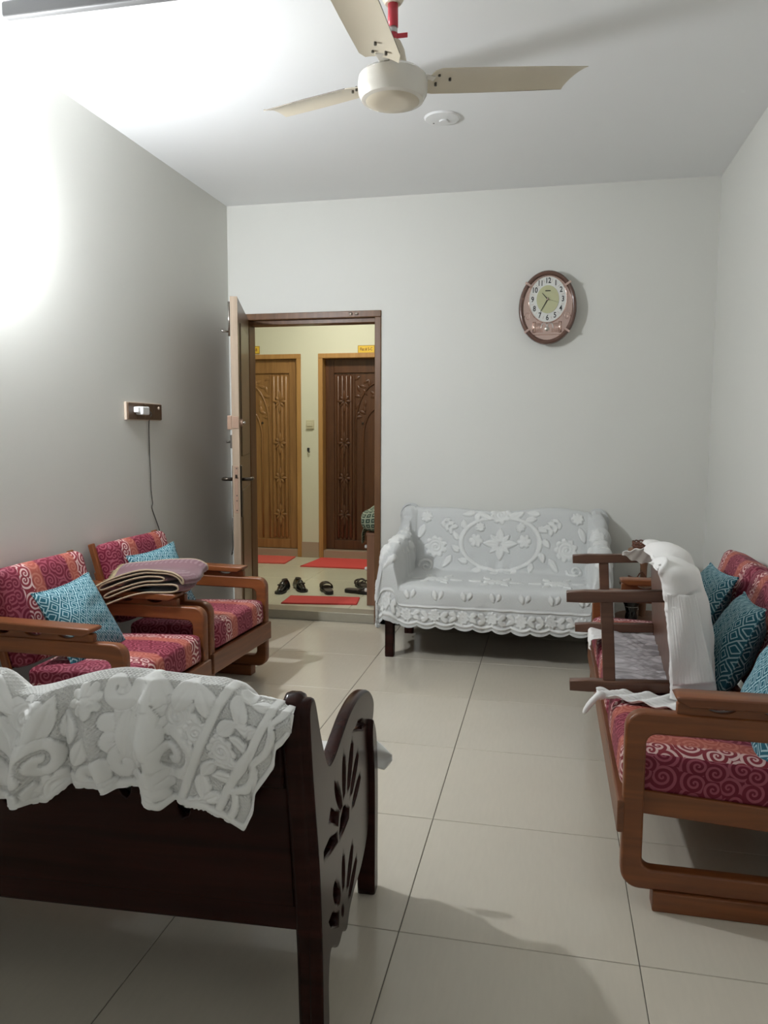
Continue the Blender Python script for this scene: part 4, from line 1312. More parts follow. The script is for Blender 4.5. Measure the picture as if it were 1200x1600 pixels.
def settee_cover():
    hw = 0.530
    prof = [(.408, .585), (.410, .70), (.405, .775), (.385, .806), (.355, .812), (.325, .795), (.300, .735), (.268, .60), (.240, .48), (.222, .438), (.185, .424), (0.0, .420), (-.20, .424), (-.290, .424), (-.322, .412), (-.332, .385), (-.336, .30), (-.340, .205)]
    fine = np.array([(p.x, p.y) for p in catmull([(a, b, 0) for a, b in prof], 8, False)])
    nv = 300
    row, vlen = resample(fine, nv)
    vv = np.linspace(0, vlen, nv)
    ymin_i = int(np.argmax(row[:, 0] < -0.318))
    arm_y = [-.345, -.32, -.30, -.25, -.15, -.03, .07, .13, .165, .195, .225, .255, .285, .322, .36, .42]
    arm_z = [.530, .565, .604, .628, .648, .652, .656, .660, .672, .690, .718, .752, .785, .815, .822, .820]
    ni, ns = 210, 86
    P = np.zeros((nv, ni + 2 * ns, 3))
    UU = np.zeros((nv, ni + 2 * ns)); VV = np.repeat(vv[:, None], ni + 2 * ns, 1)
    xs_ = np.linspace(-hw, hw, ni)
    front0 = row[ymin_i, 1]
    for i in range(nv):
        y, z = row[i]
        front = i >= ymin_i
        for side, sl in ((-1, slice(0, ns)), (1, slice(ni + ns, ni + 2 * ns))):
            if front:
                t = (front0 - z) / (front0 - .205)
                zt = .545 * (1 - t) + .235 * t
                zh = .205 - 0.01 * t
                yo = y - 0.012 - 0.012 * t
                flare = 0.016 * t
            else:
                zt = max(z, np.interp(y, arm_y, arm_z))
                zh = np.interp(y, [-.34, -.1, .12, .24, .32, .42], [.205, .215, .33, .56, .63, .64])
                yo = y
                flare = 0
            zt = max(zt, zh + 0.012)
            path = np.array([(hw, z), (hw + .012, (z + zt) / 2), (hw + .026, zt - .012), (hw + .045, zt), (hw + .085, zt), (hw + .104, zt - .016),
                             (hw + .120, (zt + zh) / 2 + 0.03), (hw + .104, zh)])
            q, ln = resample(path, ns + 1)
            q = q[1:]
            uu = np.linspace(0, ln, ns + 1)[1:]
            if side < 0:
                P[i, sl, 0] = -q[::-1, 0]; P[i, sl, 2] = q[::-1, 1]; UU[i, sl] = -hw - uu[::-1]
            else:
                P[i, sl, 0] = q[:, 0]; P[i, sl, 2] = q[:, 1]; UU[i, sl] = hw + uu
            f_ = np.linspace(0, 1, ns)
            if side < 0: f_ = f_[::-1]
            P[i, sl, 1] = y + (yo - y) * f_
        P[i, ns:ns + ni, 0] = xs_; P[i, ns:ns + ni, 1] = y; P[i, ns:ns + ni, 2] = z
        UU[i, ns:ns + ni] = xs_
    P = smooth_grid(P, 10, 0.6)
    X, Y, Z = P[..., 0], P[..., 1], P[..., 2]
    # crest height varies along the top
    cz = np.interp(X, [-.62, -.36, -.12, 0.0, .14, .28, .42, .52, .62], [-.006, -.006, -.014, -.026, -.006, .012, .008, -.004, -.014])
    k = np.clip((Z - .50) / .30, 0, 1) * (Y > 0.15)
    P[..., 2] += cz * k
    # hem scallops at the front and sides
    hem = np.clip((0.34 - Z) / 0.14, 0, 1) * (np.abs(UU) < hw + 0.30)
    scal = np.abs(np.sin(PI * UU / 0.105)) ** 0.7
    P[..., 2] -= hem * (0.020 * scal + 0.012 * (UU > -0.3) * np.clip((UU + .3) / .5, 0, 1) * np.clip((0.5 - UU) / .3, 0, 1) - 0.004)
    # slack folds
    nrm = grid_normals(P)
    sgn = np.sign(nrm[nv * 5 // 10, ns + ni // 2, 2]) or 1
    nrm *= sgn
    folds = noise2(UU, VV, 5, ((1.2, 1.0), (2.6, 0.6))) * 0.0045
    side_w = np.clip((np.abs(UU) - hw + 0.03) / 0.15, 0, 1)
    folds += side_w * 0.014 * np.sin(VV * 26 + 5 * np.sin(VV * 7) + UU * 9)
    folds += np.exp(-((VV - vv[np.argmin(np.abs(row[:, 1] - .45) + (row[:, 0] < .2))]) / 0.05) ** 2) * 0.006 * np.sin(UU * 38 + 3 * np.sin(UU * 11))
    fr = np.clip((.40 - P[..., 2]) / 0.15, 0, 1)
    folds += fr * (0.007 * np.sin(UU * 31 + 2 * np.sin(UU * 9)) + 0.006)
    lc = Lace(UU, VV)
    vtop = vv[int(np.argmax(row[:, 1]))]
    vs = vv[np.argmin(np.hypot(row[:, 0] - .20, row[:, 1] - .43))]
    vf = vv[ymin_i]
    vh = vlen
    # backrest medallion
    mid = (vtop + vs) / 2 + 0.02
    dm = np.hypot(UU / 0.245, (VV - mid) / 0.175)
    lc.stripe((dm - 1) * 0.2, 0.012)
    for a in range(0, 360, 24):
        t = math.radians(a)
        lc.leaf(0.285 * math.cos(t), mid + 0.205 * math.sin(t), 0.065, 0.020, a + 50)
    for a in (0, 90, 180, 270):
        t = math.radians(a)
        lc.leaf(0.055 * math.cos(t), mid + 0.055 * math.sin(t) * 1.15, 0.10, 0.026, a)
    for a in (45, 135, 225, 315):
        t = math.radians(a)
        lc.leaf(0.05 * math.cos(t), mid + 0.05 * math.sin(t), 0.075, 0.017, a)
    for sx in (-1, 1):
        lc.flower(sx * 0.150, mid - 0.015, 0.045, 6)
        lc.flower(sx * 0.125, mid - 0.105, 0.032, 8)
        lc.rose(sx * 0.405, mid + 0.035, 0.072, 20)
        lc.branch(sx * 0.36, mid - 0.135, 90 + sx * 50, 3)
        lc.leaf(sx * 0.33, mid + 0.13, 0.10, 0.022, 90 - sx * 35)
        lc.leaf(sx * 0.50, mid - 0.06, 0.10, 0.022, 90 - sx * 20)
        lc.scroll(sx * 0.46, mid + 0.165, 0.05, 0, 1.5, 0.009, sx)
        lc.flower(sx * 0.47, mid - 0.16, 0.04, 8)
    lc.rose(0, vtop + 0.035, 0.07, 0)
    for sx in (-1, 1):
        lc.leaf(sx * 0.10, vtop + 0.055, 0.10, 0.022, 180 - sx * 25)
        lc.leaf(sx * 0.20, vtop + 0.05, 0.09, 0.020, 180 + sx * 15)
    # seat
    for u_ in (-0.35, 0.0, 0.35):
        lc.flower(u_, (vs + vf) / 2, 0.075, 8, 20)
        for a in (0, 60, 120, 180, 240, 300):
            t = math.radians(a)
            lc.leaf(u_ + 0.12 * math.cos(t), (vs + vf) / 2 + 0.12 * math.sin(t), 0.08, 0.02, a)
    for u_ in np.arange(-0.48, 0.5, 0.16):
        lc.leaf(u_, vf + 0.035, 0.055, 0.014, 75); lc.leaf(u_ + 0.035, vf + 0.030, 0.045, 0.012, 105)
    # front border
    lc.stripe(VV - (vh - 0.112), 0.006)
    lc.stripe(VV - (vh - 0.022), 0.007)
    for k_, u_ in enumerate(np.arange(-0.80, 0.81, 0.16)):
        lc.rose(u_, vh - 0.066, 0.036, k_ * 15)
        lc.leaf(u_ + 0.056, vh - 0.078, 0.05, 0.014, 155); lc.leaf(u_ + 0.056, vh - 0.050, 0.05, 0.014, 205)
        lc.leaf(u_ + 0.105, vh - 0.078, 0.05, 0.014, 25); lc.leaf(u_ + 0.105, vh - 0.050, 0.05, 0.014, -25)
    # arms
    for sx in (-1, 1):
        for v_ in np.arange(vs + 0.02, vh - 0.12, 0.15):
            lc.rose(sx * 0.80, v_, 0.05, 30)
            lc.leaf(sx * 0.70, v_ + 0.03, 0.09, 0.022, 60 * sx)
            lc.leaf(sx * 0.88, v_ + 0.07, 0.08, 0.02, -40 * sx)
    lc.outline(0.35)
    P = P + nrm * (folds + 0.0078 * lc.h)[..., None]
    root = thing('settee_cover', 'white embossed lace cover draped over the settee at the back wall', 'blanket', (1.865, -0.435, 0))
    mesh('lace_cloth', P.reshape(-1, 3), grid_faces(nv, ni + 2 * ns), 'lace_white', root, True, np.stack([UU, VV], -1).reshape(-1, 2), lc.e)
settee_cover()

def foreground_cover():
    # hem of the part hanging behind the back rest (settee frame: x to the right, -y towards the viewer)
    hx_ = [-.70, -.45, -.25, -.10, -.0387, .0582, .1016, .1785, .2829, .2861, .3027, .3282, .3976, .4323, .4692, .4880, .4908, .5141, .5340, .5363, .5527, .5680, .5740]
    hz_ = [.50, .54, .52, .56, .5636, .5502, .5872, .5869, .6072, .58, .5566, .5705, .5648, .551, .5195, .560, .5972, .6296, .6600, .6944, .7081, .7304, .7700]
    tx_ = [-.70, -.40, -.20, -.0579, -.0288, .0127, .0415, .0844, .1407, .2237, .3585, .4308, .4631, .4886, .5271, .5740]
    tz_ = [.79, .80, .812, .812, .8148, .7849, .7919, .8023, .8134, .8245, .8344, .8319, .8222, .7960, .7890, .7810]
    nx_, nb, nf = 540, 170, 90
    x = np.linspace(-0.585, 0.574, nx_)
    z_h = np.interp(x, hx_, hz_)
    z_t = np.interp(x, tx_, tz_)
    for _ in range(10):
        z_t[1:-1] = (z_t[:-2] + z_t[1:-1] * 2 + z_t[2:]) / 4
    rows = nb + nf
    P = np.zeros((rows, nx_, 3)); UU = np.repeat(x[None], rows, 0); VV = np.zeros((rows, nx_))
    for j in range(nx_):
        zt, zh = z_t[j], z_h[j]
        yt = -0.392
        back = [(yt - 0.020 + (zt - zh) * 0.05, zh), (yt - 0.030, (zt + zh) / 2), (yt - 0.028, zt - 0.045), (yt - 0.014, zt - 0.012), (yt + 0.008, zt)]
        front = [(yt + 0.008, zt), (yt + 0.040, zt - 0.016), (yt + 0.062, zt - 0.06), (-0.222, 0.46), (-0.195, 0.428), (0.02, 0.424), (0.295, 0.424), (0.325, 0.405), (0.335, 0.26)]
        b, bl = resample(np.array(back), nb + 1)
        f_, fl = resample(np.array(front), nf)
        P[:nb, j, 1:] = b[:-1]; P[nb:, j, 1:] = f_
        P[:, j, 0] = x[j]
        VV[:nb, j] = np.linspace(-bl, 0, nb + 1)[:-1]; VV[nb:, j] = np.linspace(0, fl, nf)
    P = smooth_grid(P, 4, 0.5)
    # folds hanging from the rail: a few strong vertical folds, fading at the top
    t = np.clip(-VV / 0.14, 0, 1) ** 0.8
    fold = np.zeros_like(UU)
    for c, w_, a, sk in ((-0.010, 0.030, 0.022, 0.15), (0.075, 0.022, 0.030, 0.25), (0.118, 0.012, -0.014, 0.05), (0.150, 0.012, 0.018, -0.18), (0.293, 0.018, 0.026, 0.02), (0.330, 0.018, -0.010, 0.02), (-0.20, 0.04, 0.03, 0.0), (-0.36, 0.04, 0.02, 0.0), (0.41, 0.04, 0.006, 0.15), (0.50, 0.035, 0.006, 0.25)):
        fold += a * np.exp(-((UU - c - sk * VV) / w_) ** 2)
    fold += 0.005 * noise2(UU, VV, 9, ((2.0, 1.0), (4.5, 0.5)))
    P[..., 1] -= 1.5 * fold * t * (VV < 0)
    P[..., 2] += 0.006 * noise2(UU, VV, 4, ((3.0, 1.0),)) * np.exp(-(VV / 0.05) ** 2)
    nrm = grid_normals(P)
    if nrm[nb // 2, nx_ // 2, 1] > 0:
        nrm = -nrm
    lc = Lace(UU, VV)
    # border parallel to the slanting right hem
    A = np.array([0.578, 0.0]); D_ = np.array([-0.112, -0.262]); D_ /= np.linalg.norm(D_); Nn = np.array([D_[1], -D_[0]])
    if Nn[0] > 0: Nn = -Nn
    p_ = (UU - A[0]) * Nn[0] + (VV - A[1]) * Nn[1]
    q_ = (UU - A[0]) * D_[0] + (VV - A[1]) * D_[1]
    def at(p, q):
        v = A + Nn * p + D_ * q
        return v[0], v[1]
    ang = math.degrees(math.atan2(D_[1], D_[0]))
    # big motifs on the net ground
    lc.flower(0.162, -0.058, 0.036, 8, 10)
    lc.scroll(0.216, -0.137, 0.036, 40, 1.2, 0.018)
    lc.scroll(0.240, -0.191, 0.036, 100, 1.2, 0.018, -1)
    lc.leaf(0.245, -0.071, 0.10, 0.026, 100); lc.leaf(0.282, -0.050, 0.12, 0.024, 70); lc.leaf(0.323, -0.062, 0.12, 0.022, 110)
    lc.leaf(0.254, -0.116, 0.12, 0.028, 80); lc.leaf(0.296, -0.116, 0.12, 0.022, 95)
    lc.scroll(0.231, -0.037, 0.040, 0, 1.0, 0.016)
    lc.rose(0.351, -0.095, 0.045, 0); lc.leaf(0.365, -0.046, 0.09, 0.024, 60); lc.leaf(0.406, -0.058, 0.08, 0.022, 120)
    lc.scroll(0.332, -0.178, 0.055, 200, 1.7, 0.013)
    lc.flower(0.286, -0.237, 0.045, 8, 0)
    lc.leaf(0.148, -0.158, 0.07, 0.02, 60); lc.scroll(0.158, -0.212, 0.038, 0, 1.1, 0.016)
    lc.leaf(0.121, -0.108, 0.07, 0.02, 100); lc.leaf(0.185, -0.237, 0.07, 0.016, 20); lc.leaf(0.217, -0.249, 0.06, 0.016, -10)
    lc.rose(0.033, -0.075, 0.05, 0); lc.leaf(0.075, -0.083, 0.10, 0.024, 70); lc.leaf(-0.003, -0.116, 0.10, 0.024, 120)
    lc.scroll(0.066, -0.166, 0.05, 30, 1.5, 0.014); lc.scroll(-0.036, -0.203, 0.055, 60, 1.6, 0.014); lc.leaf(-0.063, -0.108, 0.12, 0.028, 60)
    lc.branch(0.006, -0.257, 20, 3, 0.03, 0.045, 0.013); lc.rose(-0.086, -0.042, 0.05, 0); lc.leaf(-0.031, -0.042, 0.09, 0.024, 150)
    lc.rose(0.089, -0.241, 0.05, 0)
    for cx in np.arange(-0.50, -0.12, 0.09):
        lc.rose(cx, -0.10, 0.04, 0); lc.scroll(cx + 0.04, -0.22, 0.04, cx * 300 + 90, 1.4, 0.013); lc.leaf(cx, -0.17, 0.08, 0.02, 60)
    for cx in np.arange(-0.5, 0.55, 0.2):
        for cv in (0.16, 0.50, 0.70):
            lc.rose(cx, cv, 0.06, 0); lc.leaf(cx + 0.1, cv, 0.1, 0.025, 40)
    # border
    inb = (p_ > -0.02) & (p_ < 0.115)
    lc.h = np.where(inb & (p_ < 0.108), 0, lc.h); lc.e = np.where(inb & (p_ < 0.108), 0, lc.e)
    for q in np.arange(-0.1, 0.45, 0.096):
        lc.leaf(*at(0.074, q + 0.005), 0.064, 0.017, ang + 25); lc.leaf(*at(0.052, q + 0.017), 0.046, 0.013, ang - 40)
        lc.leaf(*at(0.078, q + 0.050), 0.050, 0.014, ang + 160); lc.leaf(*at(0.049, q + 0.053), 0.042, 0.012, ang - 60)
    for q in (0.19, 0.34):
        lc.rose(*at(0.068, q), 0.030, 10)
    lc.rose(*at(0.125, 0.185), 0.028, 40)
    lc.stripe(p_ - 0.108, 0.009)
    lc.stripe(p_ - 0.031, 0.008)
    sc_ = np.abs(((q_ + 0.03) / 0.096) % 1.0 - 0.5) * 2
    edge = 0.018 * sc_ ** 2
    lc.stripe(p_ - 0.006 - edge * 0.8, 0.007)
    # bottom hem roll
    hemd = VV - VV[0][None]
    lc.stripe(hemd - 0.008, 0.008)
    lc.outline(0.45)
    P = P + nrm * (0.0058 * lc.h * np.clip(np.abs(VV + 0.005) / 0.06, 0.22, 1))[..., None]
    root = thing('settee_throw', 'white embossed lace throw hanging over the foreground settee back', 'blanket', (1.1058, -3.2801, 0), 0.05)
    mesh('lace_cloth', P.reshape(-1, 3), grid_faces(rows, nx_), 'lace_cream', root, True, np.stack([UU, VV], -1).reshape(-1, 2), lc.e)
    # corner of the throw hanging past the front leg
    K = 20
    Q = np.zeros((K, K, 3))
    for i in range(K):
        f = i / (K - 1)
        for j in range(K):
            g = j / (K - 1)
            top_, bot_ = 0.425 - 0.045 * f ** 1.5, 0.335 + 0.004 * math.sin(6 * f) + 0.022 * max(0, f - 0.75) / 0.25
            Q[i, j] = (0.572 + 0.076 * f, 0.336 + 0.006 * math.sin(9 * g + 4 * f), top_ + (bot_ - top_) * g)
    mesh('hanging_corner', Q.reshape(-1, 3), grid_faces(K, K), 'lace_cream', root, True, Q[..., [0, 2]].reshape(-1, 2), np.ones(K * K), solid=0.004)
foreground_cover()

# ------------------------------------------------------------------ overturned coffee table on the sofa
tau = math.radians(3.5)
tb = thing('coffee_table', 'small wooden coffee table lying on its side on the long sofa', 'table')
ex, ez = Vector((0, 1, 0)), Vector((math.cos(tau), 0, math.sin(tau)))
ey = ez.cross(ex)
M3 = Matrix((ex, ey, ez)).transposed()
SKEW = 0.052      # the table lies a little askew on the sofa
tb.matrix_world = Matrix.Translation((2.54, -2.42, 0)) @ Matrix.Rotation(-SKEW, 4, 'Z') @ Matrix.Translation((-2.54, 2.42, 0)) @ Matrix.Translation((2.232, -2.020, 0.604)) @ M3.to_4x4()
lx, ly = 0.395, 0.150
for sx in (-1, 1):
    for sy in (-1, 1):
        prof = [(-0.017, 0.0), (0.017, 0.0), (0.020, 0.06), (0.018, 0.12), (0.018, 0.322), (-0.018, 0.322), (-0.018, 0.12), (-0.020, 0.06)]
        board('leg', [(a + sy * ly, b) for a, b in prof], [], 0.036, 'table_wood', tb, 'yz', (sx * lx, 0, 0), 0.003)
for sx in (-1, 1):
    box('end_stretcher', (sx * lx - 0.012, sx * lx + 0.012), (-ly + 0.017, ly - 0.017), (0.108, 0.148), 'table_wood', tb, 0.003)
box('table_top', (-0.455, 0.455), (-0.188, 0.188), (0.322, 0.344), 'table_wood', tb, 0.006)

def cloth_on_table():
    root = thing('white_cloth', 'thin white cloth draped over the overturned coffee table', 'cloth')
    nr, nc = 90, 120
    bottom = np.array([(2.556, -2.487), (2.585, -2.505), (2.650, -2.510), (2.694, -2.480), (2.712, -2.38), (2.712, -1.57)])
    topp = np.array([(2.500, -2.500), (2.525, -2.512), (2.575, -2.512), (2.608, -2.480), (2.622, -2.38), (2.630, -1.57)])
    b, _ = resample(bottom, nc); t_, _ = resample(topp, nc)
    # keep the near face densely sampled: reparametrise by index
    P = np.zeros((nr + 30, nc, 3))
    for i in range(nr):
        f = i / (nr - 1)
        g = f ** 1.6
        xy = b * (1 - g) + t_ * g
        P[i, :, :2] = xy
        P[i, :, 2] = 0.462 + (0.868 - 0.462) * f
        P[i, :, 2] -= 0.045 * np.linspace(0, 1, nc) * f
    for k in range(30):
        f = (k + 1) / 30
        y0_ = P[nr - 1, :, 1]
        yt_ = np.maximum(-2.492 + 0.922 * np.linspace(0, 1, nc), y0_ - 0.02)
        y = y0_ + (yt_ - y0_) * min(f / 0.6, 1.0)
        xe = np.linspace(2.500, 2.520, nc)
        if f < 0.6:
            g = f / 0.6
            P[nr + k, :, 0] = P[nr - 1, :, 0] * (1 - g) + xe * g
            P[nr + k, :, 1] = y
            P[nr + k, :, 2] = P[nr - 1, :, 2] + 0.022 * math.sin(PI * g * 0.8)
        else:
            g = (f - 0.6) / 0.4
            P[nr + k, :, 0] = xe - 0.006 * g
            P[nr + k, :, 1] = y
            P[nr + k, :, 2] = P[nr - 1, :, 2] + 0.013 - 0.012 * g
    P = smooth_grid(P, 6, 0.6)
    U = np.repeat(np.linspace(0, 1.2, nc)[None], nr + 30, 0); V = np.repeat(np.linspace(0, 0.5, nr + 30)[:, None], nc, 1)
    n = grid_normals(P)
    if n[nr // 2, 12, 1] > 0: n = -n
    d = 0.012 * noise2(U, V, 21, ((1.5, 1.0), (4.0, 0.6), (9.0, 0.25)))
    d += 0.0014 * np.sin(V * 230 + 9 * np.sin(V * 23 + U * 7)) * np.clip((0.05 - U) / 0.04, 0, 1)
    d += 0.012 * np.exp(-((V - 0.37 - U * 0.9) / 0.012) ** 2) * (U < 0.16) - 0.010 * np.exp(-((V - 0.28 - U * 0.3) / 0.010) ** 2) * (U < 0.14)
    lc = Lace(U, V)
    lc.leaf(0.085, 0.20, 0.06, 0.016, 70, False); lc.leaf(0.115, 0.15, 0.05, 0.013, 110, False); lc.scroll(0.10, 0.26, 0.03, 0, 1.2, 0.008)
    lc.stripe(V - 0.105, 0.002)
    P = P + n * (d + 0.0018 * lc.h)[..., None]
    P[..., 0] += (P[..., 1] + 2.45) * SKEW
    uv = np.stack([U, V], -1).reshape(-1, 2)
    mesh('drape', P.reshape(-1, 3), grid_faces(nr + 30, nc), 'sheet_white', root, True, uv, solid=0.002)
    # folded lower band hanging over the near end
    nr2, nc2 = 40, 40
    Q = np.zeros((nr2, nc2, 3))
    for i in range(nr2):
        f = i / (nr2 - 1)
        for j in range(nc2):
            g = j / (nc2 - 1)
            zz = 0.800 - (0.288 - 0.022 * g) * f
            xr = 2.676 - (zz - 0.51) * 0.25
            xl = 2.549 - (zz - 0.51) * 0.09
            Q[i, j] = (xl + (xr - xl) * g, -2.511 - 0.010 * math.sin(PI * g) - 0.014 * f ** 2 + 0.0008 * math.sin(90 * g) + 0.004 * math.sin(7 * f + 5 * g), zz)
    mesh('folded_band', Q.reshape(-1, 3), grid_faces(nr2, nc2), 'sheet_white', root, True, solid=0.004)
    # pointed corner lying on the far upper leg
    K = 24
    Q = np.zeros((K, K, 3))
    for i in range(K):
        f = i / (K - 1)
        for j in range(K):
            g = j / (K - 1)
            wd = 0.075 * (math.sin(PI * min(f * 0.62 + 0.06, 1))) 
            Q[i, j] = (2.465 + 0.150 * f, -1.660 - 0.03 * f + 0.05 * (g - 0.5), 0.795 + 0.02 * f - wd * (g - 0.25) + 0.004 * math.sin(24 * f + 5 * g))
    mesh('cloth_corner', Q.reshape(-1, 3), grid_faces(K, K), 'sheet_white', root, True, solid=0.003)
    # tail spread on the seat in front of the near lower leg
    Q = np.zeros((30, 60, 3))
    for i in range(30):
        f = i / 29
        for j in range(60):
            g = j / 59
            xx = 2.325 + 0.255 * g
            wdt = 0.02 + 0.10 * g ** 1.3
            Q[i, j] = (xx, -2.455 - wdt * f, 0.447 - 0.022 * (xx - 2.37) + 0.006 * math.sin(22 * g + 9 * f) + 0.012 * (1 - f) + 0.003 * math.sin(40 * f))
    mesh('cloth_tail', Q.reshape(-1, 3), grid_faces(30, 60), 'sheet_white', root, True, solid=0.003)
    tube('tied_end', catmull([(2.345, -2.470, 0.446), (2.330, -2.49, 0.452), (2.312, -2.495, 0.435), (2.296, -2.497, 0.412), (2.285, -2.498, 0.392)], 4, False),
         [0.012, 0.014, 0.014, 0.013, 0.012, 0.011, 0.010, 0.010, 0.010, 0.010, 0.010, 0.010, 0.009, 0.009, 0.008, 0.006, 0.004], 'sheet_white', root, 8)
cloth_on_table()

def seat_sheet():
    nr, nc = 90, 70
    Q = np.zeros((nr, nc, 3))
    for i in range(nr):
        f = i / (nr - 1)
        y = -2.375 + 0.86 * f
        for j in range(nc):
            g = j / (nc - 1)
            x = 2.398 + 0.270 * g
            z = 0.448 - 0.055 * (x - 2.40)
            z += 0.009 * math.sin(80 * (y + 0.025 * math.sin(16 * x + 3 * y))) * (0.55 + 0.45 * math.sin(9 * x + 5 * y)) + 0.007 * math.sin(37 * y + 8 * x + 2 * math.sin(11 * x)) + 0.003 * math.sin(170 * y + 9 * math.sin(20 * x))
            z += 0.016 * max(0, math.sin(PI * f)) * 0.6
            if g < 0.12 and f > 0.62:
                z -= 0.0
            Q[i, j] = (x, y, z)
    o = mesh('seat_sheet', Q.reshape(-1, 3), grid_faces(nr, nc), 'sheet_satin', None, True, solid=0.003)
    tag(o, 'crumpled silvery grey sheet on the sofa seat under the overturned table', 'sheet')
    # white corner hanging over the front rail by the far legs
    K = 26
    Q = np.zeros((K, K, 3))
    for i in range(K):
        f = i / (K - 1)
        for j in range(K):
            g = j / (K - 1)
            x = 2.425 - 0.085 * min(f * 1.6, 1.0) - 0.004 * math.sin(18 * g)
            z = 0.458 if f < 0.55 else 0.458 - (f - 0.55) * 0.16 * (0.4 + 0.6 * math.sin(PI * g))
            Q[i, j] = (x, -1.80 + 0.20 * g, z + 0.005 * math.sin(20 * g + 6 * f))
    o = mesh('cloth_scrap', Q.reshape(-1, 3), grid_faces(K, K), 'sheet_white', None, True, solid=0.003)
    tag(o, 'white cloth end hanging over the sofa front rail by the far table legs', 'cloth')
seat_sheet()

# ------------------------------------------------------------------ corner stand with basket
st = thing('corner_stand', 'small tiered wooden stand in the corner behind the overturned table', 'stand', (2.700, -0.330, 0))
lathe('top_shelf', [(0.0, 0.592), (0.074, 0.592), (0.082, 0.600), (0.082, 0.618), (0.076, 0.625), (0.0, 0.625)], 'rack_wood', st, 28)
lathe('middle_shelf', [(0.0, 0.405), (0.135, 0.405), (0.143, 0.412), (0.143, 0.424), (0.0, 0.430)], 'rack_wood', st, 28, (0.02, 0, 0))
lathe('lower_shelf', [(0.0, 0.200), (0.17, 0.200), (0.178, 0.208), (0.178, 0.220), (0.0, 0.225)], 'rack_wood', st, 28, (0.03, 0, 0))
lathe('foot', [(0.0, 0.0), (0.16, 0.0), (0.165, 0.012), (0.13, 0.03), (0.03, 0.045), (0.0, 0.045)], 'rack_wood', st, 28, (0.03, 0, 0))
lathe('column', [(0.0, 0.04), (0.026, 0.04), (0.020, 0.10), (0.028, 0.15), (0.018, 0.20), (0.022, 0.30), (0.030, 0.36), (0.018, 0.42), (0.020, 0.52), (0.030, 0.58), (0.045, 0.595), (0.0, 0.596)], 'rack_wood', st, 20, (0.01, 0, 0))

bk = thing('wicker_basket', 'small brown openwork basket on top of the corner stand', 'basket', (2.700, -0.330, 0.6255))
lathe('basket_base', [(0.0, 0.0), (0.052, 0.0), (0.055, 0.005), (0.055, 0.016), (0.0, 0.012)], 'wicker', bk, 24)
n = 12
for k in range(n):
    a0 = 2 * PI * k / n
    pts = [((0.054 + 0.004 * math.sin(PI * t)) * math.cos(a0 + t * 1.2), (0.054 + 0.004 * math.sin(PI * t)) * math.sin(a0 + t * 1.2), 0.014 + 0.026 * math.sin(PI * t)) for t in np.linspace(0, 1, 9)]
    tube('loop_weave', pts, 0.0042, 'wicker', bk, 6)
tube('basket_rim', [(0.057 * math.cos(a), 0.057 * math.sin(a), 0.016) for a in np.linspace(0, 2 * PI, 33)[:-1]], 0.005, 'wicker', bk, 6, True)

bo = thing('carved_boat_dish', 'dark boat shaped wooden dish on the middle tier of the stand', 'dish', (2.690, -0.420, 0.4305))
V, F = [], []
ns_ = 17
for i in range(ns_):
    t = i / (ns_ - 1) * 2 - 1
    w_ = 0.030 * (1 - t * t) ** 0.7 + 0.001
    zt = 0.030 + 0.020 * t * t
    for a, b_ in ((-1, zt), (-0.75, 0.012 + 0.02 * t * t), (0, 0.0 + 0.025 * t * t), (0.75, 0.012 + 0.02 * t * t), (1, zt), (0.8, zt - 0.002), (0, 0.010 + 0.025 * t * t), (-0.8, zt - 0.002)):
        V.append((0.075 * t, w_ * a, b_))
for i in range(ns_ - 1):
    for k in range(8):
        F.append((i * 8 + k, i * 8 + (k + 1) % 8, (i + 1) * 8 + (k + 1) % 8, (i + 1) * 8 + k))
F.append(tuple(range(8))); F.append(tuple((ns_ - 1) * 8 + k for k in range(8))[::-1])
mesh('hull', V, F, 'wicker', bo, True)
tube('handle', [(-0.03, 0, 0.03), (-0.012, 0, 0.062), (0.0, 0, 0.072), (0.012, 0, 0.062), (0.03, 0, 0.03)], 0.004, 'wicker', bo, 6)
va = thing('black_vase', 'glossy black flared vase on the lower tier of the stand', 'vase', (2.640, -0.420, 0.2245))
lathe('vase_body', [(0.0, 0.0), (0.032, 0.0), (0.036, 0.01), (0.030, 0.04), (0.040, 0.08), (0.062, 0.12), (0.058, 0.12), (0.034, 0.08), (0.020, 0.05), (0.0, 0.045)], 'black_gloss', va, 24)
tube('band', [(0.0385 * math.cos(a), 0.0385 * math.sin(a), 0.075) for a in np.linspace(0, 2 * PI, 25)[:-1]], 0.002, 'steel', va, 6, True)

# ------------------------------------------------------------------ corridor: mats, shoes, rack
def door_mat(label, corners, mat, z=ZC):
    # corners near-left, near-right, far-right, far-left
    bm = bmesh.new()
    c = [Vector((a, b, z)) for a, b in corners]
    lo = [bm.verts.new(p + Vector((0, 0, 0.0006))) for p in c]
    hi = [bm.verts.new(p + Vector((0, 0, 0.0080))) for p in c]
    bm.faces.new(hi); bm.faces.new(lo[::-1])
    for k in range(4):
        bm.faces.new((lo[k], lo[(k + 1) % 4], hi[(k + 1) % 4], hi[k]))
    bmesh.ops.recalc_face_normals(bm, faces=bm.faces[:])
    bmesh.ops.bevel(bm, geom=[e for e in bm.edges], offset=0.0025, segments=2, affect='EDGES')
    root = thing('door_mat', label, 'mat')
    from_bm('pile', bm, mat, root)
    cc = sum(c, Vector()) / 4
    pts = [cc + (p - cc) * 0.985 + Vector((0, 0, 0.0075)) for p in c]
    tube('binding', [tuple(p) for p in pts], 0.003, mat, root, 6, True)
    return root
door_mat('narrow dark red mat just inside the corridor at the step', [(0.290, 0.170), (0.835, 0.250), (0.800, 0.480), (0.275, 0.420)], 'mat_red_dark')
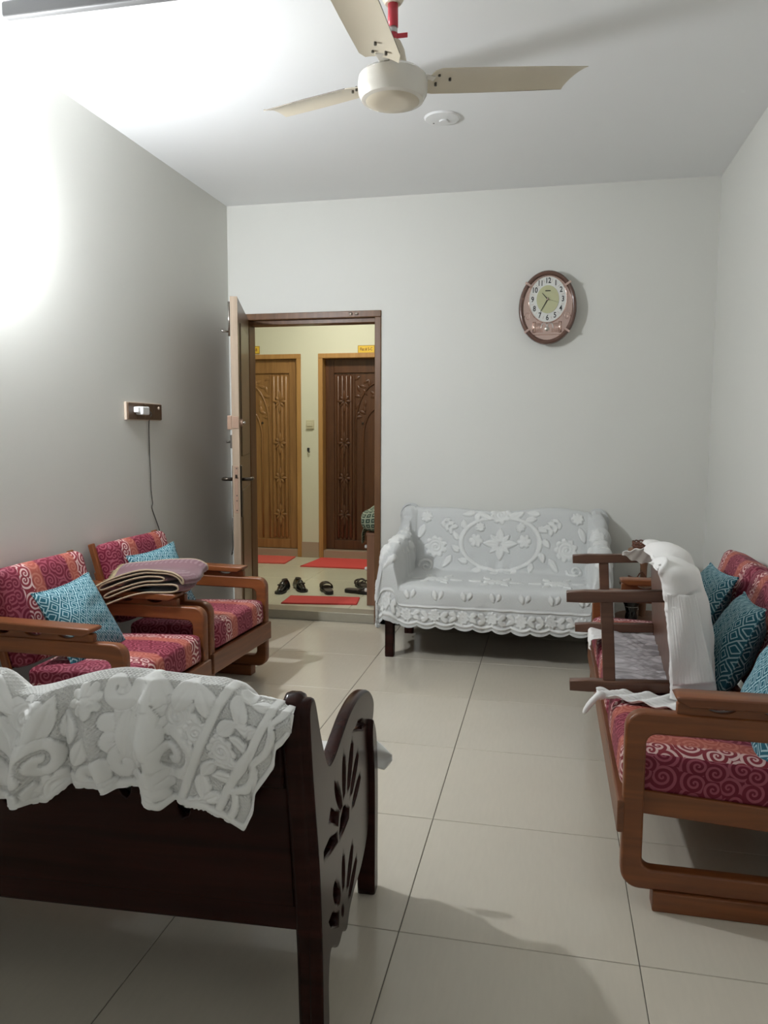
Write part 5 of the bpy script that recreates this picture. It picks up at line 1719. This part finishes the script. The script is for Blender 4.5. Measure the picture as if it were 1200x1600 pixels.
door_mat('bright red mat in front of the dark 5-C door', [(-0.06, 1.660), (0.66, 1.665), (0.66, 2.16), (-0.01, 2.16)], 'mat_red')
door_mat('faded red mat in front of the golden 5-B door', [(-1.05, 1.700), (-0.245, 1.770), (-0.270, 2.165), (-1.07, 2.165)], 'mat_red_faded')

def loafer(label, loc, rz, group):
    root = thing('dress_shoe', label, 'shoe', loc, rz, group)
    # toe towards -y (towards the viewer), heel at +y
    ns_, nk = 20, 14
    V, F = [], []
    for i in range(ns_):
        t = i / (ns_ - 1)
        y = -0.125 + 0.25 * t
        w_ = 0.0405 * (math.sin(PI * min(1, t * 0.55 + 0.06)) ** 0.5) * (1 - 0.12 * math.exp(-((t - 0.62) / 0.15) ** 2))
        if t > 0.9: w_ *= math.sqrt(max(0.05, 1 - ((t - 0.9) / 0.105) ** 2))
        if t < 0.08: w_ *= math.sqrt(max(0.08, 1 - ((0.08 - t) / 0.085) ** 2))
        h = np.interp(t, [0, 0.05, 0.2, 0.35, 0.48, 0.56, 0.75, 0.93, 1.0], [0.022, 0.036, 0.046, 0.058, 0.078, 0.080, 0.070, 0.078, 0.070])
        for k in range(nk):
            a = PI * k / (nk - 1)
            V.append((w_ * math.cos(a) * (1 - 0.15 * math.sin(a)), y, 0.012 + (h - 0.012) * math.sin(a) ** 0.8))
    for i in range(ns_ - 1):
        for k in range(nk - 1):
            F.append((i * nk + k, i * nk + k + 1, (i + 1) * nk + k + 1, (i + 1) * nk + k))
    F.append(tuple(range(nk))[::-1]); F.append(tuple((ns_ - 1) * nk + k for k in range(nk)))
    mesh('upper', V, F, 'black_leather', root, True)
    sole = [(0.0, -0.132), (0.026, -0.122), (0.041, -0.085), (0.042, -0.04), (0.034, 0.01), (0.033, 0.08), (0.026, 0.118), (0.0, 0.130), (-0.026, 0.118), (-0.033, 0.08), (-0.034, 0.01), (-0.042, -0.04), (-0.041, -0.085), (-0.026, -0.122)]
    sl = [(p.x, p.y) for p in catmull([(a, b, 0) for a, b in sole], 3)]
    board('sole', sl, [], 0.012, 'black_rubber', root, 'xy', (0, 0, 0.0068), 0.003)
    board('heel', rrect(-0.030, 0.030, 0.06, 0.124, 0.02), [], 0.006, 'black_rubber', root, 'xy', (0, 0, 0.0032), 0.001)
    board('opening', ellipse(0, 0.070, 0.022, 0.046, 20), [], 0.004, 'black_rubber', root, 'xy', (0, 0, 0.0765), 0.0005)
    box('vamp_strap', (-0.030, 0.030), (-0.045, -0.028), (0.050, 0.060), 'black_leather', root, 0.003)
    return root
loafer('left black leather loafer on the corridor floor by the mat', (0.150, 0.600, ZC + 0.0005), 0.10, 'pair of black loafers')
loafer('right black leather loafer, upright and nearer the door mats', (0.265, 0.690, ZC + 0.0005), 0.55, 'pair of black loafers')

def sandal(label, loc, rz, mat='sandal_brown', straps='cross', group=None):
    root = thing('sandal', label, 'sandal', loc, rz, group)
    sole = [(0.0, -0.130), (0.030, -0.118), (0.045, -0.075), (0.043, -0.03), (0.034, 0.02), (0.034, 0.08), (0.026, 0.118), (0.0, 0.130), (-0.026, 0.118), (-0.034, 0.08), (-0.034, 0.02), (-0.043, -0.03), (-0.045, -0.075), (-0.030, -0.118)]
    sl = [(p.x, p.y) for p in catmull([(a, b, 0) for a, b in sole], 3)]
    board('sole', sl, [], 0.026, 'black_rubber', root, 'xy', (0, 0, 0.0136), 0.005)
    board('footbed', [(a * 0.9, b * 0.95) for a, b in sl], [], 0.004, 'sandal_lining', root, 'xy', (0, 0, 0.028), 0.001)
    def strap(y0, y1, w_, h):
        nn, m_ = 12, 4
        V, F = [], []
        for i in range(nn + 1):
            a = PI * i / nn
            for (dy, dh) in ((-w_, 0), (w_, 0), (w_, 0.005), (-w_, 0.005)):
                x = 0.045 * math.cos(a)
                V.append((x * (1 + dh * 4), (y0 + y1) / 2 + (y1 - y0) / 2 * -math.cos(a) + dy, 0.020 + h * math.sin(a) ** 0.7 + dh))
        for i in range(nn):
            for k in range(4):
                F.append((i * 4 + k, i * 4 + (k + 1) % 4, (i + 1) * 4 + (k + 1) % 4, (i + 1) * 4 + k))
        F.append((0, 1, 2, 3)); F.append(tuple(nn * 4 + k for k in (3, 2, 1, 0)))
        mesh('strap', V, F, mat, root, True)
    if straps == 'cross':
        strap(-0.085, -0.020, 0.016, 0.040); strap(-0.020, -0.085, 0.016, 0.043)
        strap(0.055, 0.055, 0.010, 0.050)
    elif straps == 'band':
        strap(-0.060, -0.060, 0.040, 0.040); strap(-0.005, -0.005, 0.012, 0.046)
    else:
        tube('thong', catmull([(0.038, 0.0, 0.026), (0.026, -0.035, 0.044), (0.0, -0.075, 0.045), (-0.026, -0.035, 0.044), (-0.038, 0.0, 0.026)], 4, False), 0.007, mat, root, 8)
    return root
sandal('single dark slipper with a broad band in the middle of the corridor', (0.495, 0.655, ZC + 0.0005), 0.45 + PI, 'sandal_brown', 'band')
sandal('flat black flip flop pointing left in front of the shoe rack', (0.760, 0.655, ZC + 0.0005), 1.40, 'sandal_brown', 'thong', 'sandals by the rack')
sandal('black strap sandal behind the flip flop beside the shoe rack', (0.735, 0.850, ZC + 0.0005), 0.55 + PI, 'sandal_brown', 'cross', 'sandals by the rack')

rk = thing('shoe_rack', 'brown wooden shoe rack standing outside the doorway on the right', 'rack', (0.905, 0.260, ZC))
zr = 0.505
box('side_board', (0.0, 0.40), (0.0, 0.018), (0.0005, zr), 'rack_wood', rk, 0.002)
box('side_board', (0.0, 0.40), (0.70, 0.718), (0.0005, zr), 'rack_wood', rk, 0.002)
box('top_board', (-0.004, 0.405), (-0.004, 0.722), (zr, zr + 0.018), 'rack_wood', rk, 0.002)
for k, z0 in enumerate((0.03, 0.185, 0.345)):
    dr = box('drawer_front', (0.002, 0.018), (0.0185, 0.6995), (z0, z0 + 0.145), 'rack_wood', rk, 0.003)
    for yk in (0.036, 0.60):
        lathe('knob', [(0.0, -0.024), (0.010, -0.023), (0.014, -0.016), (0.012, -0.008), (0.006, 0.0025)], 'plastic_white', dr, 14, (0.0, yk, z0 + 0.075), 'x')
# crumpled printed cloth bag on the rack
def bag():
    nr, nc = 28, 36
    P = np.zeros((nr, nc, 3)); uv = np.zeros((nr, nc, 2))
    for i in range(nr):
        f = i / (nr - 1)
        ph = PI * f
        for j in range(nc):
            a = 2 * PI * j / nc
            rx = 0.125 * math.sin(ph) ** 0.6 + 0.002
            ry = 0.15 * math.sin(ph) ** 0.6 + 0.002
            w_ = 1 + 0.07 * math.sin(3 * a + 4 * f) + 0.05 * math.sin(7 * a - 3 * f)
            z = 0.19 * (1 - math.cos(ph)) / 2 * (1 + 0.18 * math.cos(a - 0.6))
            P[i, j] = (rx * math.cos(a) * w_, ry * math.sin(a) * w_, z)
            uv[i, j] = (a * 0.1, f * 0.24)
    V = P.reshape(-1, 3)
    F = [(i * nc + j, i * nc + (j + 1) % nc, (i + 1) * nc + (j + 1) % nc, (i + 1) * nc + j) for i in range(nr - 1) for j in range(nc)]
    root = thing('cloth_bundle', 'crumpled green and black printed cloth bundle on the shoe rack', 'cloth', (0.965, 0.37, ZC + zr + 0.0185))
    mesh('bundle', V, F, 'print_cloth', root, True, uv.reshape(-1, 2))
    K = 14
    Q = np.zeros((K, K, 3)); uv = np.zeros((K, K, 2))
    for i in range(K):
        f = i / (K - 1)
        for j in range(K):
            g = j / (K - 1)
            Q[i, j] = (-0.074 - 0.022 * math.sin(PI * min(f, 0.6)) - 0.004 * math.sin(12 * g), -0.12 + 0.16 * g, 0.045 - 0.125 * f * (0.7 + 0.3 * math.sin(4 * g + 1)))
            uv[i, j] = (g * 0.16, f * 0.12)
    mesh('hanging_corner', Q.reshape(-1, 3), grid_faces(K, K), 'print_cloth', root, True, uv.reshape(-1, 2), solid=0.003)
bag()
